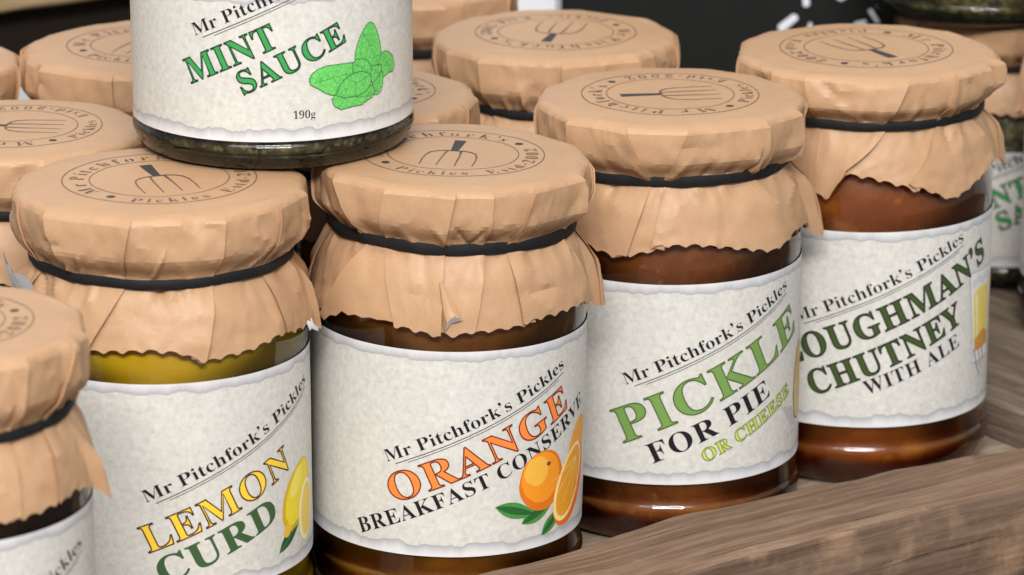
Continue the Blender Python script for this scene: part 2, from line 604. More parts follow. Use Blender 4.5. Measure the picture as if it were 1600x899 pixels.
def leaf(p0, p1, w, n=10):
    a, b = Vector(p0), Vector(p1)
    d = b - a
    nn = Vector((-d.y, d.x)).normalized()
    up = [tuple(a + d * (i / n) + nn * w * math.sin(math.pi * (i / n) ** 0.85)) for i in range(n + 1)]
    dn = [tuple(a + d * (i / n) - nn * w * math.sin(math.pi * (i / n) ** 0.85)) for i in range(n - 1, 0, -1)]
    return [up + dn]
GLYPHS = {
'0':(375,'188,-7 159,-5 133,1 110,11 91,24 74,41 60,61 48,84 39,111 32,140 27,171 24,205 23,241 24,277 27,311 32,342 39,371 48,397 60,420 74,439 91,456 110,469 133,479 159,484 189,486 217,484 242,479 264,469 283,456 300,439 314,419 326,397 336,370 343,341 348,310 352,277 353,240 352,204 348,171 343,139 336,110 326,84 314,61 300,41 283,24 263,11 241,1 216,-5|188,37 219,50 237,91 242,120 246,155 248,195 248,240 248,286 246,326 242,360 237,390 219,429 189,443 157,429 139,390 134,360 130,326 128,286 127,240 128,195 130,155 134,120 139,91 157,50'),
'1':(375,'65,0 65,36 120,36 135,38 146,45 152,58 154,79 154,416 130,388 108,365 87,351 67,346 52,349 40,359 31,375 28,396 50,402 74,412 101,426 132,447 179,482 254,482 254,79 256,61 261,47 271,38 288,36 343,36 343,0'),
'2':(375,'24,0 24,69 123,171 143,191 160,210 174,228 187,245 206,277 218,307 224,338 226,371 223,405 212,427 196,441 174,445 145,438 126,416 120,400 116,380 113,356 112,329 77,333 50,344 32,365 26,396 30,419 43,441 63,459 92,474 109,479 129,483 150,485 174,486 209,484 240,479 267,469 288,456 306,440 318,421 325,399 328,375 326,352 319,329 308,306 291,281 281,267 268,252 254,237 238,220 221,202 201,182 179,161 154,138 87,74 244,74 263,77 279,86 292,101 300,120 305,141 345,141 341,0'),
'9':(375,'152,-7 116,-4 88,4 67,17 53,33 45,51 42,69 44,83 50,94 61,102 75,107 87,80 103,56 126,41 156,36 194,48 223,84 242,145 251,230 234,212 212,198 186,188 155,185 128,187 103,194 80,205 60,220 44,240 33,264 26,292 24,324 25,347 28,369 34,390 42,409 64,441 95,466 113,475 133,481 154,485 177,486 201,485 223,480 244,473 264,463 282,449 298,433 311,413 323,390 333,363 340,332 344,298 345,261 345,233 343,207 339,182 334,157 328,133 321,111 311,91 301,72 288,54 274,39 258,25 241,14 222,5 200,-2 177,-5|184,233 206,236 224,245 239,260 251,278 249,318 245,352 239,380 231,403 209,432 181,441 156,434 137,413 130,397 125,377 122,354 121,328 125,286 137,257 156,239'),
'A':(437,'-9,0 -9,18 9,21 24,30 36,47 49,75 206,466 224,465 384,87 399,55 411,34 425,22 443,18 443,0 229,0 229,18 270,25 283,46 281,59 273,81 253,132 103,132 79,71 77,65 76,59 75,53 75,48 87,26 124,18 128,18 128,0|113,161 242,161 177,319'),
'B':(443,'16,0 16,17 45,22 62,32 72,51 75,82 75,369 73,394 69,412 62,425 51,433 36,437 15,439 15,455 220,455 297,449 352,429 385,396 396,351 389,313 369,283 335,261 287,247 344,231 385,206 410,173 418,132 415,102 407,76 392,54 371,35 345,19 314,9 278,2 238,0|182,252 188,252 234,257 263,272 279,301 285,345 281,385 269,412 248,428 216,434 198,432 188,425 183,412 182,391|222,24 259,30 283,49 291,63 296,81 300,103 301,128 299,154 295,176 287,194 277,208 263,218 245,225 223,230 197,231 182,231 182,65 184,46 190,33 202,26'),
'C':(468,'257,-11 224,-9 193,-3 164,6 137,20 113,37 91,56 72,79 56,104 43,132 34,162 28,194 26,228 28,262 34,294 43,323 56,351 72,376 92,399 114,418 139,435 166,448 195,458 226,464 259,465 283,464 309,459 337,451 367,440 377,436 388,435 408,443 419,465 437,465 437,308 420,308 407,338 392,364 375,387 356,407 335,423 313,434 290,441 265,443 212,430 174,389 151,321 144,226 152,138 177,74 219,36 278,24 298,25 318,29 338,35 358,45 377,56 395,71 412,87 428,106 447,89 409,45 365,14 314,-5'),
'D':(496,'20,0 20,17 47,21 63,30 71,46 74,75 74,374 71,407 61,426 43,435 15,439 15,455 222,455 278,452 328,441 370,422 405,396 433,364 452,325 464,279 468,228 453,128 408,57 333,14 228,0|222,24 253,27 279,37 302,53 319,75 333,104 343,139 349,181 351,229 343,318 319,382 279,420 223,433 202,431 190,423 184,409 182,385 182,72 184,48 190,34 202,27'),
'E':(442,'14,0 14,17 44,20 62,30 72,48 75,78 75,369 72,405 62,425 44,435 16,439 16,455 399,455 399,320 383,320 378,349 369,373 356,392 340,406 320,417 295,424 266,429 232,430 213,430 200,428 191,424 186,417 184,405 183,388 183,246 193,246 232,252 259,269 269,282 277,300 283,321 288,345 304,345 304,118 287,118 282,154 273,181 259,201 241,213 216,220 185,222 183,222 183,67 185,47 192,35 206,29 230,28 254,28 276,30 295,34 313,39 345,53 371,75 393,105 411,143 430,143 402,0'),
'F':(404,'15,0 15,17 45,23 62,34 72,53 75,84 75,375 71,405 61,423 43,433 14,439 14,455 394,455 394,320 377,320 369,357 355,385 336,406 310,420 294,425 275,428 254,430 230,431 212,431 200,429 191,427 186,421 183,412 182,398 182,247 190,247 229,253 256,270 266,284 274,301 280,322 284,347 302,347 302,118 285,118 280,146 274,168 266,187 257,200 229,218 189,224 182,224 182,81 183,59 188,43 196,31 210,24 229,19 257,17 257,0'),
'G':(508,'268,-10 233,-8 200,-3 170,7 141,19 116,36 93,55 74,77 57,103 44,131 35,161 29,194 28,229 29,263 35,295 44,324 57,352 74,377 93,399 115,419 139,435 166,448 195,458 225,464 257,465 284,464 311,459 340,451 369,441 379,437 388,436 398,438 406,443 412,452 419,465 437,465 437,308 420,308 412,327 403,346 393,363 382,379 357,406 329,426 299,439 267,443 214,430 176,389 153,322 146,228 148,178 154,135 165,98 180,67 199,44 221,26 246,16 275,13 308,16 328,27 339,45 343,71 343,128 339,154 329,170 309,179 275,182 275,198 500,198 500,182 473,179 457,171 449,155 446,128 446,29 402,12 357,0 313,-8'),
'H':(523,'15,0 15,17 45,22 62,32 72,50 75,81 75,379 71,406 62,424 44,434 16,439 16,455 242,455 242,439 220,436 204,432 193,425 187,415 183,400 182,379 182,251 342,251 342,379 341,400 337,415 331,425 320,432 304,436 282,439 282,455 507,455 507,439 478,434 461,424 452,407 449,379 449,81 452,52 461,33 478,22 507,17 507,0 282,0 282,17 311,21 329,31 339,49 342,81 342,221 182,221 182,81 185,50 194,32 212,22 242,17 242,0'),
'I':(261,'13,0 13,17 42,23 61,32 72,49 75,75 75,387 72,412 63,427 45,435 13,439 13,455 244,455 244,439 214,435 196,427 186,412 183,387 183,77 184,59 187,44 194,34 206,26 223,21 246,17 246,0'),
'K':(510,'16,0 16,17 45,22 63,32 72,50 75,81 75,379 72,406 63,424 45,434 17,439 17,455 242,455 242,439 221,436 205,432 194,425 187,415 184,400 183,379 183,234 321,373 342,398 349,418 334,434 291,439 291,455 486,455 486,439 477,439 447,434 415,419 381,395 345,361 271,285 463,46 475,34 487,25 501,20 519,17 519,0 281,0 281,17 294,18 306,18 315,19 322,21 331,27 334,34 329,47 316,66 199,214 183,198 183,81 186,50 195,32 213,22 242,17 242,0'),
'L':(426,'15,0 15,17 45,22 62,32 72,50 75,81 75,379 71,407 62,425 44,434 16,439 16,455 250,455 250,439 226,437 208,434 196,427 188,416 183,401 182,379 182,83 183,62 185,47 191,37 200,31 214,28 234,28 257,28 278,31 297,34 315,40 345,56 370,80 381,95 391,112 400,132 409,154 427,154 402,0'),
'M':(634,'14,0 14,17 43,22 61,32 72,50 75,79 75,382 74,402 71,416 64,426 53,432 37,436 15,439 15,455 185,455 317,142 449,455 617,455 617,439 590,433 573,423 563,405 560,378 560,85 561,61 565,43 571,31 582,23 596,19 617,17 617,0 396,0 396,17 417,20 433,25 443,32 450,44 453,61 455,83 455,399 288,0 270,0 105,389 105,80 109,48 120,30 139,20 169,17 169,0'),
'N':(494,'403,-11 107,350 107,79 110,49 119,31 136,21 167,17 167,0 18,0 18,17 39,19 54,23 65,30 71,41 75,57 76,79 76,388 49,421 36,433 28,436 18,439 18,455 156,455 391,169 391,377 390,399 386,414 379,425 369,431 353,436 331,439 331,455 480,455 480,439 450,434 433,425 425,407 422,377 422,-11'),
'O':(525,'261,-11 236,-10 213,-6 190,-1 169,7 148,17 129,29 111,43 94,58 79,75 66,93 55,113 45,134 37,156 32,179 29,203 28,228 29,252 32,276 37,299 45,321 55,342 66,362 79,380 95,397 112,413 130,426 149,438 170,448 192,456 216,462 240,465 265,466 290,465 313,462 336,456 357,448 378,439 397,427 415,414 431,399 446,382 459,364 471,344 481,323 488,301 494,277 497,253 498,228 497,203 494,179 488,156 481,134 471,113 459,93 446,75 430,58 414,43 395,29 376,17 355,7 333,-1 310,-6 286,-10|265,12 315,26 351,66 372,133 379,228 377,278 371,321 362,358 348,389 330,412 310,430 286,440 260,443 210,430 174,389 152,322 145,228 147,178 153,135 163,98 177,67 195,43 215,26 238,16'),
'P':(418,'15,0 15,17 45,22 62,32 72,50 75,81 75,379 71,406 62,424 44,434 16,439 16,455 214,455 253,454 287,452 315,447 336,440 366,422 390,398 404,367 409,332 406,305 398,280 385,259 367,240 343,225 314,214 281,208 242,206 182,206 182,81 185,50 194,32 212,22 242,17 242,0|182,230 201,230 244,235 272,253 287,283 292,329 288,375 275,406 252,425 216,431 199,429 189,424 184,414 182,398'),
'R':(473,'15,0 15,17 45,22 62,32 72,50 75,81 75,379 71,406 62,424 44,434 16,439 16,455 217,455 264,453 305,448 339,439 367,426 389,409 405,388 414,363 417,334 411,296 392,265 360,241 315,224 432,50 443,36 452,26 463,19 478,17 480,17 480,0 338,0 201,212 182,212 182,81 185,50 194,32 212,22 242,17 242,0|182,234 203,234 228,235 249,240 266,248 280,258 290,272 298,290 302,311 304,336 299,378 284,407 259,425 224,431 202,429 190,422 184,409 182,385'),
'S':(390,'43,-11 43,158 62,158 72,124 83,94 96,70 111,50 129,34 149,24 172,17 197,15 231,20 257,36 273,60 279,89 275,110 265,129 248,146 225,160 163,191 135,205 112,221 92,236 77,253 65,270 56,289 51,309 50,332 54,370 67,403 88,429 115,449 148,462 185,466 206,465 229,461 255,456 282,448 291,446 296,445 300,445 313,450 320,466 339,466 339,319 322,319 310,354 293,385 272,410 248,429 222,441 194,445 163,440 140,426 125,406 120,380 124,356 137,336 159,319 189,303 253,273 290,253 317,233 337,211 350,188 357,162 359,133 354,93 339,58 314,29 281,8 261,0 240,-6 217,-9 192,-10 175,-9 158,-8 142,-4 126,1 110,6 98,9 90,11 85,12 75,11 69,7 65,0 61,-11'),
'T':(423,'92,0 92,17 123,21 142,31 152,50 156,81 156,433 149,433 124,431 102,426 82,416 65,403 51,387 41,367 33,344 29,318 11,318 11,455 410,455 410,317 394,317 381,368 357,404 319,426 269,433 263,433 263,81 267,49 276,30 296,21 328,17 328,0'),
'U':(492,'248,-13 205,-10 168,-2 138,10 114,29 96,52 83,81 76,115 73,155 73,379 70,406 61,424 43,434 15,439 15,455 240,455 240,439 219,436 202,432 192,425 185,415 182,400 181,379 181,140 182,112 186,88 193,68 203,51 232,29 275,22 326,31 363,56 385,99 392,159 392,378 389,406 379,423 360,433 328,439 328,455 474,455 474,439 448,432 433,421 425,404 422,378 422,181 420,133 412,92 398,58 380,32 356,13 325,-2 290,-10'),
'V':(428,'212,-13 44,381 33,403 22,420 8,432 -14,439 -14,455 211,455 211,439 184,437 166,432 156,423 152,410 155,397 161,378 259,143 348,377 353,394 355,409 351,423 342,432 324,437 299,439 299,455 442,455 442,439 423,436 408,427 395,411 382,383 230,-13'),
'W':(611,'171,-11 32,393 24,413 15,427 3,435 -15,439 -15,455 181,455 181,439 162,437 150,432 143,423 140,410 142,394 148,373 223,153 301,353 286,399 278,418 267,429 252,435 229,439 229,455 439,455 439,439 404,432 393,412 394,401 399,386 474,166 541,369 547,391 549,406 546,421 538,430 524,436 503,439 503,455 624,455 624,439 607,433 594,421 584,404 575,379 446,-11 428,-11 316,309 190,-11'),
'Y':(426,'101,0 101,17 131,22 148,32 157,50 161,81 161,179 46,387 29,414 14,429 7,433 1,435 -6,437 -13,438 -13,455 207,455 207,438 195,438 179,436 167,432 158,425 156,416 158,405 164,392 248,226 333,366 345,389 349,408 336,430 298,438 295,438 295,455 439,455 439,438 423,434 409,424 396,411 383,392 268,203 268,81 271,50 280,32 298,22 328,17 328,0'),
'c':(293,'156,-10 119,-5 87,11 59,35 38,68 30,87 24,106 21,128 19,150 21,174 25,196 31,217 40,237 51,255 64,271 79,285 96,297 114,307 133,313 153,318 175,319 218,314 250,298 271,275 277,245 275,228 266,215 253,207 236,204 206,216 196,251 196,256 197,261 197,266 197,271 190,290 169,297 144,290 126,269 116,235 112,187 114,153 118,123 126,97 137,76 166,48 204,38 239,47 271,72 285,60 258,30 227,8 193,-6'),
'd':(370,'140,-10 107,-5 78,10 53,35 35,66 28,85 23,104 20,125 19,147 21,172 24,196 29,217 36,237 55,272 81,297 112,313 146,318 168,316 189,309 207,297 223,280 223,401 220,419 212,430 198,437 176,439 176,455 319,455 319,75 320,54 325,41 335,32 353,28 353,11 325,9 294,6 260,-1 223,-10 223,39 207,18 188,2 166,-7|171,28 187,31 202,41 215,56 223,76 223,242 217,257 206,270 191,278 174,281 147,273 130,250 125,232 121,210 118,184 118,153 118,124 120,98 124,76 130,58 146,36'),
'e':(301,'154,-10 117,-5 85,10 58,35 37,69 29,88 24,109 21,132 19,157 21,180 24,201 30,222 38,240 59,273 87,298 120,313 157,318 185,316 209,309 230,297 249,280 264,259 274,234 281,206 283,173 283,166 117,166 123,112 138,73 164,50 199,42 219,45 237,53 254,67 270,86 285,73 258,36 228,11 193,-5|116,192 201,192 201,215 199,252 193,277 181,292 161,297 141,291 127,274 119,244 116,203'),
'f':(214,'15,0 15,16 30,18 40,22 46,27 50,35 52,48 52,73 52,277 16,277 16,310 52,310 52,353 54,378 60,400 71,419 85,436 102,448 123,457 147,463 174,465 212,460 240,446 257,425 263,400 260,381 252,367 239,358 224,355 208,358 195,365 187,376 185,391 187,405 193,420 194,423 196,426 197,430 197,433 193,441 180,443 163,440 153,430 149,413 148,390 148,310 203,310 203,277 148,277 148,65 150,40 158,26 173,18 199,16 199,0'),
'g':(327,'146,-140 115,-139 89,-136 66,-130 48,-122 22,-100 14,-75 28,-46 69,-26 35,-1 24,30 28,54 42,74 67,92 102,110 67,128 42,150 27,179 22,212 27,242 40,268 60,289 88,305 120,315 157,318 196,315 233,304 317,304 317,268 268,268 286,237 291,203 288,176 276,151 258,131 234,116 205,106 172,103 164,103 157,103 149,104 142,104 126,102 112,94 104,84 101,71 111,55 141,49 175,49 200,48 223,47 242,44 259,40 285,29 303,13 312,-9 316,-37 313,-60 305,-80 291,-98 272,-113 248,-125 219,-133 185,-139|157,124 178,130 190,146 197,173 199,211 197,249 190,276 178,292 157,297 137,292 124,276 117,249 114,211 117,173 124,146 137,130|161,-116 205,-113 238,-104 257,-88 263,-66 260,-51 249,-41 231,-36 205,-34 97,-34 79,-52 73,-73 79,-89 95,-103 122,-113'),
'h':(381,'18,0 18,16 35,19 45,26 51,37 52,56 52,399 51,417 46,429 36,437 19,440 19,455 148,455 148,267 168,289 190,305 215,315 243,318 281,312 309,292 325,258 330,212 330,56 332,38 337,26 347,19 363,16 363,0 202,0 202,16 207,16 228,26 235,56 235,217 234,241 229,258 219,268 203,271 173,262 148,235 148,56 149,38 154,26 164,19 180,16 180,0'),
'i':(198,'101,362 81,366 65,376 54,393 50,412 54,432 65,449 81,460 101,463 120,460 137,449 147,432 151,412 147,393 136,376 120,366|18,0 18,16 35,19 45,26 51,37 52,56 52,252 51,272 47,285 37,291 20,293 21,310 148,310 148,56 150,38 154,26 164,19 180,16 180,0'),
'k':(359,'17,0 17,16 35,19 45,26 51,38 52,56 52,398 51,417 47,429 38,436 20,439 21,455 148,455 148,169 227,248 240,264 244,278 235,290 209,293 206,293 206,310 345,310 345,293 308,284 275,260 222,209 346,34 360,21 376,16 376,0 211,0 211,16 217,16 234,20 239,32 237,40 232,49 163,147 148,134 148,56 149,38 154,26 164,19 180,16 180,0'),
'l':(199,'18,0 18,16 35,19 45,26 51,37 52,56 52,398 51,417 47,429 38,436 20,439 20,455 148,455 148,56 150,38 154,26 164,19 180,16 180,0'),
'o':(336,'169,-10 147,-9 127,-5 108,2 90,11 60,37 38,70 29,89 24,110 20,131 19,154 20,177 24,199 29,219 38,239 60,272 90,297 108,306 127,313 147,317 168,318 209,313 245,298 275,273 298,240 306,221 312,200 316,178 317,154 316,130 312,108 306,88 298,69 275,36 245,11 210,-5|169,11 193,18 209,39 214,56 217,81 219,114 220,154 219,194 217,227 213,253 208,271 192,292 169,299 144,292 128,271 123,253 120,227 118,194 117,154 118,114 120,82 123,56 128,39 144,18'),
'r':(287,'18,0 18,16 35,19 45,26 51,37 52,56 52,252 51,273 46,285 37,291 20,293 21,310 146,310 146,252 165,280 187,301 210,314 233,318 258,315 275,304 286,287 289,266 287,248 278,234 265,225 248,222 233,224 222,231 214,240 207,250 199,257 189,260 175,255 162,241 152,220 149,192 149,56 152,37 159,25 173,19 197,16 197,0'),
's':(288,'151,-10 122,-6 87,6 80,8 73,9 60,4 51,-9 36,-9 36,105 53,105 66,68 87,39 112,21 140,15 162,18 179,27 189,40 192,58 183,84 156,105 107,130 76,148 54,169 41,193 37,220 44,259 65,291 80,303 98,312 118,317 141,319 153,318 166,316 181,312 199,308 206,306 210,305 213,305 223,308 230,319 244,319 244,222 228,222 215,254 196,277 174,291 149,296 130,294 116,286 108,274 105,259 107,244 115,232 128,222 146,212 191,189 221,172 241,151 253,127 257,95 255,72 250,51 241,33 228,18 212,6 194,-3 174,-8'),
't':(228,'124,-9 89,-4 66,10 53,36 48,71 48,279 20,279 20,300 39,318 57,336 73,353 88,369 112,398 129,424 144,424 144,310 208,310 208,279 144,279 144,82 146,64 149,51 157,43 168,40 189,49 206,75 222,66 205,33 182,9 155,-5'),
'’':(403,'64,0 64,480 339,480 339,0|98,34 306,34 306,445 98,445'),
}


# ------------------------------------------------------------------ paper cover
UP = [(0.0, 34.9), (0.015, 35.9), (0.035, 36.8), (0.07, 37.5), (0.13, 37.95), (0.25, 38.2), (0.42, 38.3), (0.58, 38.2),
      (0.68, 37.8), (0.76, 36.9), (0.83, 35.6), (0.90, 34.4), (0.96, 33.75), (1.0, 33.5)]
SK = [(0.0, 33.5), (0.07, 33.9), (0.2, 35.2), (0.4, 36.7), (0.62, 37.9), (0.82, 38.7), (1.0, 39.2)]


class Cover:
    def __init__(self, seed, H, creases, band=-17.5, length=None, ears=(), step=1.0, flare=0.0, crumple=1.0, tilt=(0, 0)):
        self.seed, self.H, self.zb = seed, H, band
        self.rng = random.Random(seed)
        self.len = length or [(-180, 37), (180, 37)]
        self.ears, self.flare, self.crumple, self.tilt = ears, flare, crumple, tilt
        rng = self.rng
        cr = [list(c) for c in creases]
        lo = cr[-1][1] if cr else -60
        hi = (cr[0][1] if cr else -60) + 360
        p = lo + rng.uniform(20, 30)
        while p < hi - 18:
            cr.append([p + rng.uniform(-5, 5), p, p + rng.uniform(-10, 10), rng.choice((-1, 1)), rng.uniform(0.4, 1.1), rng.uniform(0.5, 1.3)])
            p += rng.uniform(20, 36)
        self.cr = cr
        self.ph = rng.uniform(0, 6.28)
        self.pu = [(rng.uniform(-180, 180), rng.uniform(1.6, 5.0), rng.choice((-1, 1)) * rng.uniform(0.6, 1.9),
                    rng.uniform(0.45, 0.82), rng.uniform(-18, 18)) for _ in range(40)]
        self.ps = [(rng.uniform(-180, 180), rng.uniform(1.8, 5.5), rng.choice((-1, 1)) * rng.uniform(0.5, 1.5),
                    rng.uniform(0.22, 0.7), rng.uniform(-16, 16)) for _ in range(32)]
        # a few long diagonal dents across the side of the lid
        self.dd = [(rng.uniform(-180, 180), rng.uniform(0.1, 0.9), rng.uniform(5, 12), rng.uniform(0.3, 0.95), rng.uniform(-30, 30)) for _ in range(20)]
        # straight crumple creases in the unrolled paper: (angle, z, direction, half length, width, amount)
        self.cl = [(rng.uniform(-180, 180), rng.uniform(-36, -3), rng.uniform(-1.35, 1.35) + rng.choice((0, 1.57)), rng.uniform(4, 11), rng.uniform(0.7, 2.2),
                    rng.choice((-1, 1)) * rng.uniform(0.18, 0.50)) for _ in range(75)]
        self.build_arrays(step)

    def top(self, x, y):
        r = math.hypot(x, y)
        q = Vector((x * 0.045 + self.seed * 7.1, y * 0.045, self.seed))
        z = 0.22 * noise.noise(q) * min(1, r / 10) + 0.10 * noise.noise(q * 3.1)
        return self.H + z + self.tilt[0] * x + self.tilt[1] * y - 0.55 * sstep(25, 35.5, r)

    def build_arrays(self, step):
        cr = self.cr
        K = len(cr)
        self.fl = [self.rng.uniform(-0.8, 0.8) for _ in range(K)]
        rows = [("t", p) for p in (0.14, 0.28, 0.42, 0.56, 0.68, 0.78, 0.86, 0.92, 0.97)]
        qs = [0, .015, .035, .06, .09, .13, .2, .28, .36, .44, .52, .6, .67, .73, .79, .84, .88, .92, .96, 1.0]
        rows += [("u", q) for q in qs]
        rows += [("b", 0.5)]
        rows += [("s", w) for w in (0, .04, .09, .15, .22, .3, .38, .46, .54, .62, .7, .77, .84, .9, .95, 1.0)]
        nf = []
        for i in range(K):
            a = cr[i][1]
            b = cr[(i + 1) % K][1] + (360 if i == K - 1 else 0)
            nf.append(max(4, int((b - a) / step)))
        vs, fs = [(0, 0, self.top(0, 0))], []
        ncol = sum(n + 1 + 2 for n in nf)
        for kind, q in rows:
            def st(c):
                if kind == "t":
                    return c[0], 0.0, 0.0
                if kind == "u":
                    k = sstep(0, 1, q)
                    return c[0] + (c[1] - c[0]) * q, 1.35 * c[4] * sstep(0.0, 0.13, q) * (1 - 0.35 * sstep(.8, 1, q)), 2.2 * c[4] * q
                if kind == "b":
                    return c[1], 0.3 * c[4], 2.2 * c[4]
                return c[1] + (c[2] - c[1]) * q, (0.45 * c[4] * (1 - q) + 1.3 * c[5] * sstep(0, .4, q)), 2.2 * c[4] * (1 - q) + 3.0 * c[5] * q
            for i in range(K):
                c0, c1 = cr[i], cr[(i + 1) % K]
                p0, a0, d0 = st(c0)
                p1, a1, d1 = st(c1)
                if i == K - 1:
                    p1 += 360
                s, e = p0 - d0, p1 + d1
                w = min(60, max(4, p1 - p0))
                L0 = a0 if c0[3] < 0 else 0
                L1 = a1 if c1[3] > 0 else 0
                n = nf[i]
                for j in range(n + 1):
                    t = j / n
                    self.vert(vs, kind, q, s + (e - s) * t, L0 * (1 - t) ** 2.2 + L1 * t ** 2.2, t, w, self.fl[i])
                # the fold at crease i+1
                if c1[3] > 0:
                    f = ((.9, .6), (-.9, .35))
                else:
                    f = ((.9, .35), (-.9, .6))
                for dd, aa in f:
                    self.vert(vs, kind, q, p1 + d1 * dd, a1 * aa, 0.5 + 0.5 * dd, 0, self.fl[i] if dd > 0 else self.fl[(i + 1) % K])
        nr = len(rows)
        for j in range(ncol):
            fs.append((0, 1 + j, 1 + (j + 1) % ncol))
        for k in range(nr - 1):
            for j in range(ncol):
                j2 = (j + 1) % ncol
                a = 1 + k * ncol
                fs.append((a + j, a + ncol + j, a + ncol + j2, a + j2))
        fold, p = set(), 0
        for n in nf:
            fold |= {p + n, p + n + 1, p + n + 2}
            p += n + 3
        self.mi = [0] * ncol + [1 if j in fold else 0 for k in range(nr - 1) for j in range(ncol)]
        self.vs, self.fs = vs, fs

    def vert(self, vs, kind, q, phi, lift, t, w, dl=0.0):
        a = R_(phi)
        pw = (phi + 180) % 360 - 180
        R0 = 38.0
        sag = R0 * (1 - math.cos(R_(w * 0.5))) * 4 * t * (1 - t) if w else 0.0
        tz = 0
        if kind == "t":
            sag *= 0.68 * sstep(0.55, 1.0, q)
            r = q * 35.0 - sag
            x, y = r * math.sin(a), -r * math.cos(a)
            vs.append((x, y, self.top(x, y)))
            return
        ear = 0.0
        if kind == "u":
            tot = -self.zb - 1.15
            r = interp(UP, q)
            z = -0.55 - q * (tot - 0.55)
            z += 0.35 * (1 - sstep(0, .3, q)) * noise.noise(Vector((a * 2.5, self.seed, 0)))
            sag *= 0.68 - 0.5 * sstep(0.25, 1, q)
            pk = 0
            for (f, ww, am, qs, ln) in self.pu:
                if q > qs - 0.1:
                    d = abs((pw - f - ln * (q - 1) + 180) % 360 - 180) / ww
                    if d < 1:
                        pk += am * (1 - d) * sstep(qs - 0.1, 0.95, q) * (1 - 0.5 * sstep(.95, 1, q))
            for (f, qc, ww, am, ln) in self.dd:
                d = abs((pw - f - ln * (q - qc) + 180) % 360 - 180) / ww
                e = abs(q - qc) / 0.35
                if d < 1 and e < 1:
                    pk -= am * (1 - d) * (1 - e)
            for (f, ww, am, stg, ql, qh) in self.ears:
                if stg == "u":
                    d = abs((pw - f + 180) % 360 - 180) / ww
                    if d < 1:
                        ear += am * (1 - d) * sstep(ql - .2, ql, q) * (1 - sstep(qh, qh + .25, q))
            r += pk - sag
        elif kind == "b":
            r = 33.3
            z = self.zb
        else:
            z0 = self.zb - 1.15
            ln = interp(self.len, pw) + dl
            zend = -ln
            z = z0 + (zend - z0) * q
            if q > 0.86:
                z += (0.46 * math.sin(R_(phi) * 49 + self.ph) + 0.13 * math.sin(R_(phi) * 98 + 2 * self.ph + 1.5)) * sstep(0.85, 1, q)
            r = interp(SK, q * min(1.0, (ln + self.zb) / 20)) + self.flare * q
            sag *= 0.25 * (1 - q) + 0.12
            pk = 0
            for (f, ww, am, wl, ln2) in self.ps:
                d = abs((pw - f - ln2 * q + 180) % 360 - 180) / (ww * (1 + q))
                if d < 1 and q < wl:
                    pk += am * (1 - d) * (1 - q / wl) * sstep(-.05, .12, q)
            pk += q * 0.45 * noise.noise(Vector((a * 2.2 + 3, self.seed * 1.7, q)))
            for (f, ww, am, stg, ql, qh) in self.ears:
                if stg == "s":
                    d = abs((pw - f - 4 * q + 180) % 360 - 180) / ww
                    if d < 1:
                        k = sstep(ql - .15, ql + .25, q) * am * (1 - d)
                        ear += k
                        z -= 0.75 * k * q
            r += pk - sag
        r += lift + ear
        if kind != "b":
            cz = 0.0
            for (f, zc, di, hl, ww, am) in self.cl:
                dx = ((pw - f + 180) % 360 - 180) * 0.65
                dz = z - zc
                if abs(dx) > 12 or abs(dz) > 12:
                    continue
                al = dx * math.cos(di) + dz * math.sin(di)
                d = abs(-dx * math.sin(di) + dz * math.cos(di)) / ww
                if abs(al) < hl and d < 3:
                    cz += am * max(0.0, 1 - d / 3) ** 2 * (1 - (al / hl) ** 2)
            r += self.crumple * cz
        p = Vector((r * math.sin(a), r * math.cos(a), z + self.seed * 31)) * 0.115
        r += self.crumple * (0.55 * (0.35 - abs(noise.noise(p))) + 0.30 * (0.3 - abs(noise.noise(p * 2.3 + Vector((5, 0, 0))))) + 0.06 * noise.noise(p * 6)) * (0.3 if kind == "b" else 1)
        x, y = r * math.sin(a), -r * math.cos(a)
        vs.append((x, y, self.H + z + self.tilt[0] * x + self.tilt[1] * y))

    def object(self, parent):
        me = mesh_from("paper_cover", self.vs, self.fs, True, 15, self.mi)
        return link("paper_cover", me, [KRAFT, KRAFT_FOLD], parent)


def make_stamp(cover, parent, handle, light=False):
    """round printed stamp on the cover, fork handle pointing towards `handle` degrees (0 right, 90 away)"""
    P = Print()
    P.add(ring(25.0, 0.26), STAMP_INK, .06)
    P.add(ring(18.0, 0.24), STAMP_INK, .06)
    P.add(text_arc("Mr Pitchfork\u2019s", 19.3, 130, 4.0, 158, True), STAMP_INK, .06, -0.07)
    P.add(text_arc("Pickles  Estd-2002", 23.5, 310, 3.5, 152, False), STAMP_INK, .06, -0.07)
    for a in (40, 220):
        P.add(ellipse(21.3 * math.cos(R_(a)), 21.3 * math.sin(R_(a)), 1.15, 1.15, n=20), STAMP_BAR, .06)
    P.add([[(-1.0, 2.6), (1.0, 2.6), (1.6, 14.2), (-1.6, 14.2)]], STAMP_BAR, .07)
    curve = lambda s: [(0, 2.6), (2.4 * s, 2.5), (4.6 * s, 1.7), (6.2 * s, 0.1), (7.0 * s, -3), (7.3 * s, -7.5), (7.2 * s, -13.4)]
    for s in (-1, 1):
        P.add(stroke(curve(s), 0.75, 0.28), STAMP_INK, .065)
        P.add(stroke([(1.9 * s, 2.4), (2.3 * s, -3), (2.5 * s, -13.8)], 0.7, 0.28), STAMP_INK, .065)
    ro = R_(handle - 90)
    c, s = math.cos(ro), math.sin(ro)

    def mp(x, y, l):
        X, Y = x * c - y * s, x * s + y * c
        return X, Y, cover.top(X, Y) + 0.04 + l
    return P.build("stamp", mp, parent, 3.0)


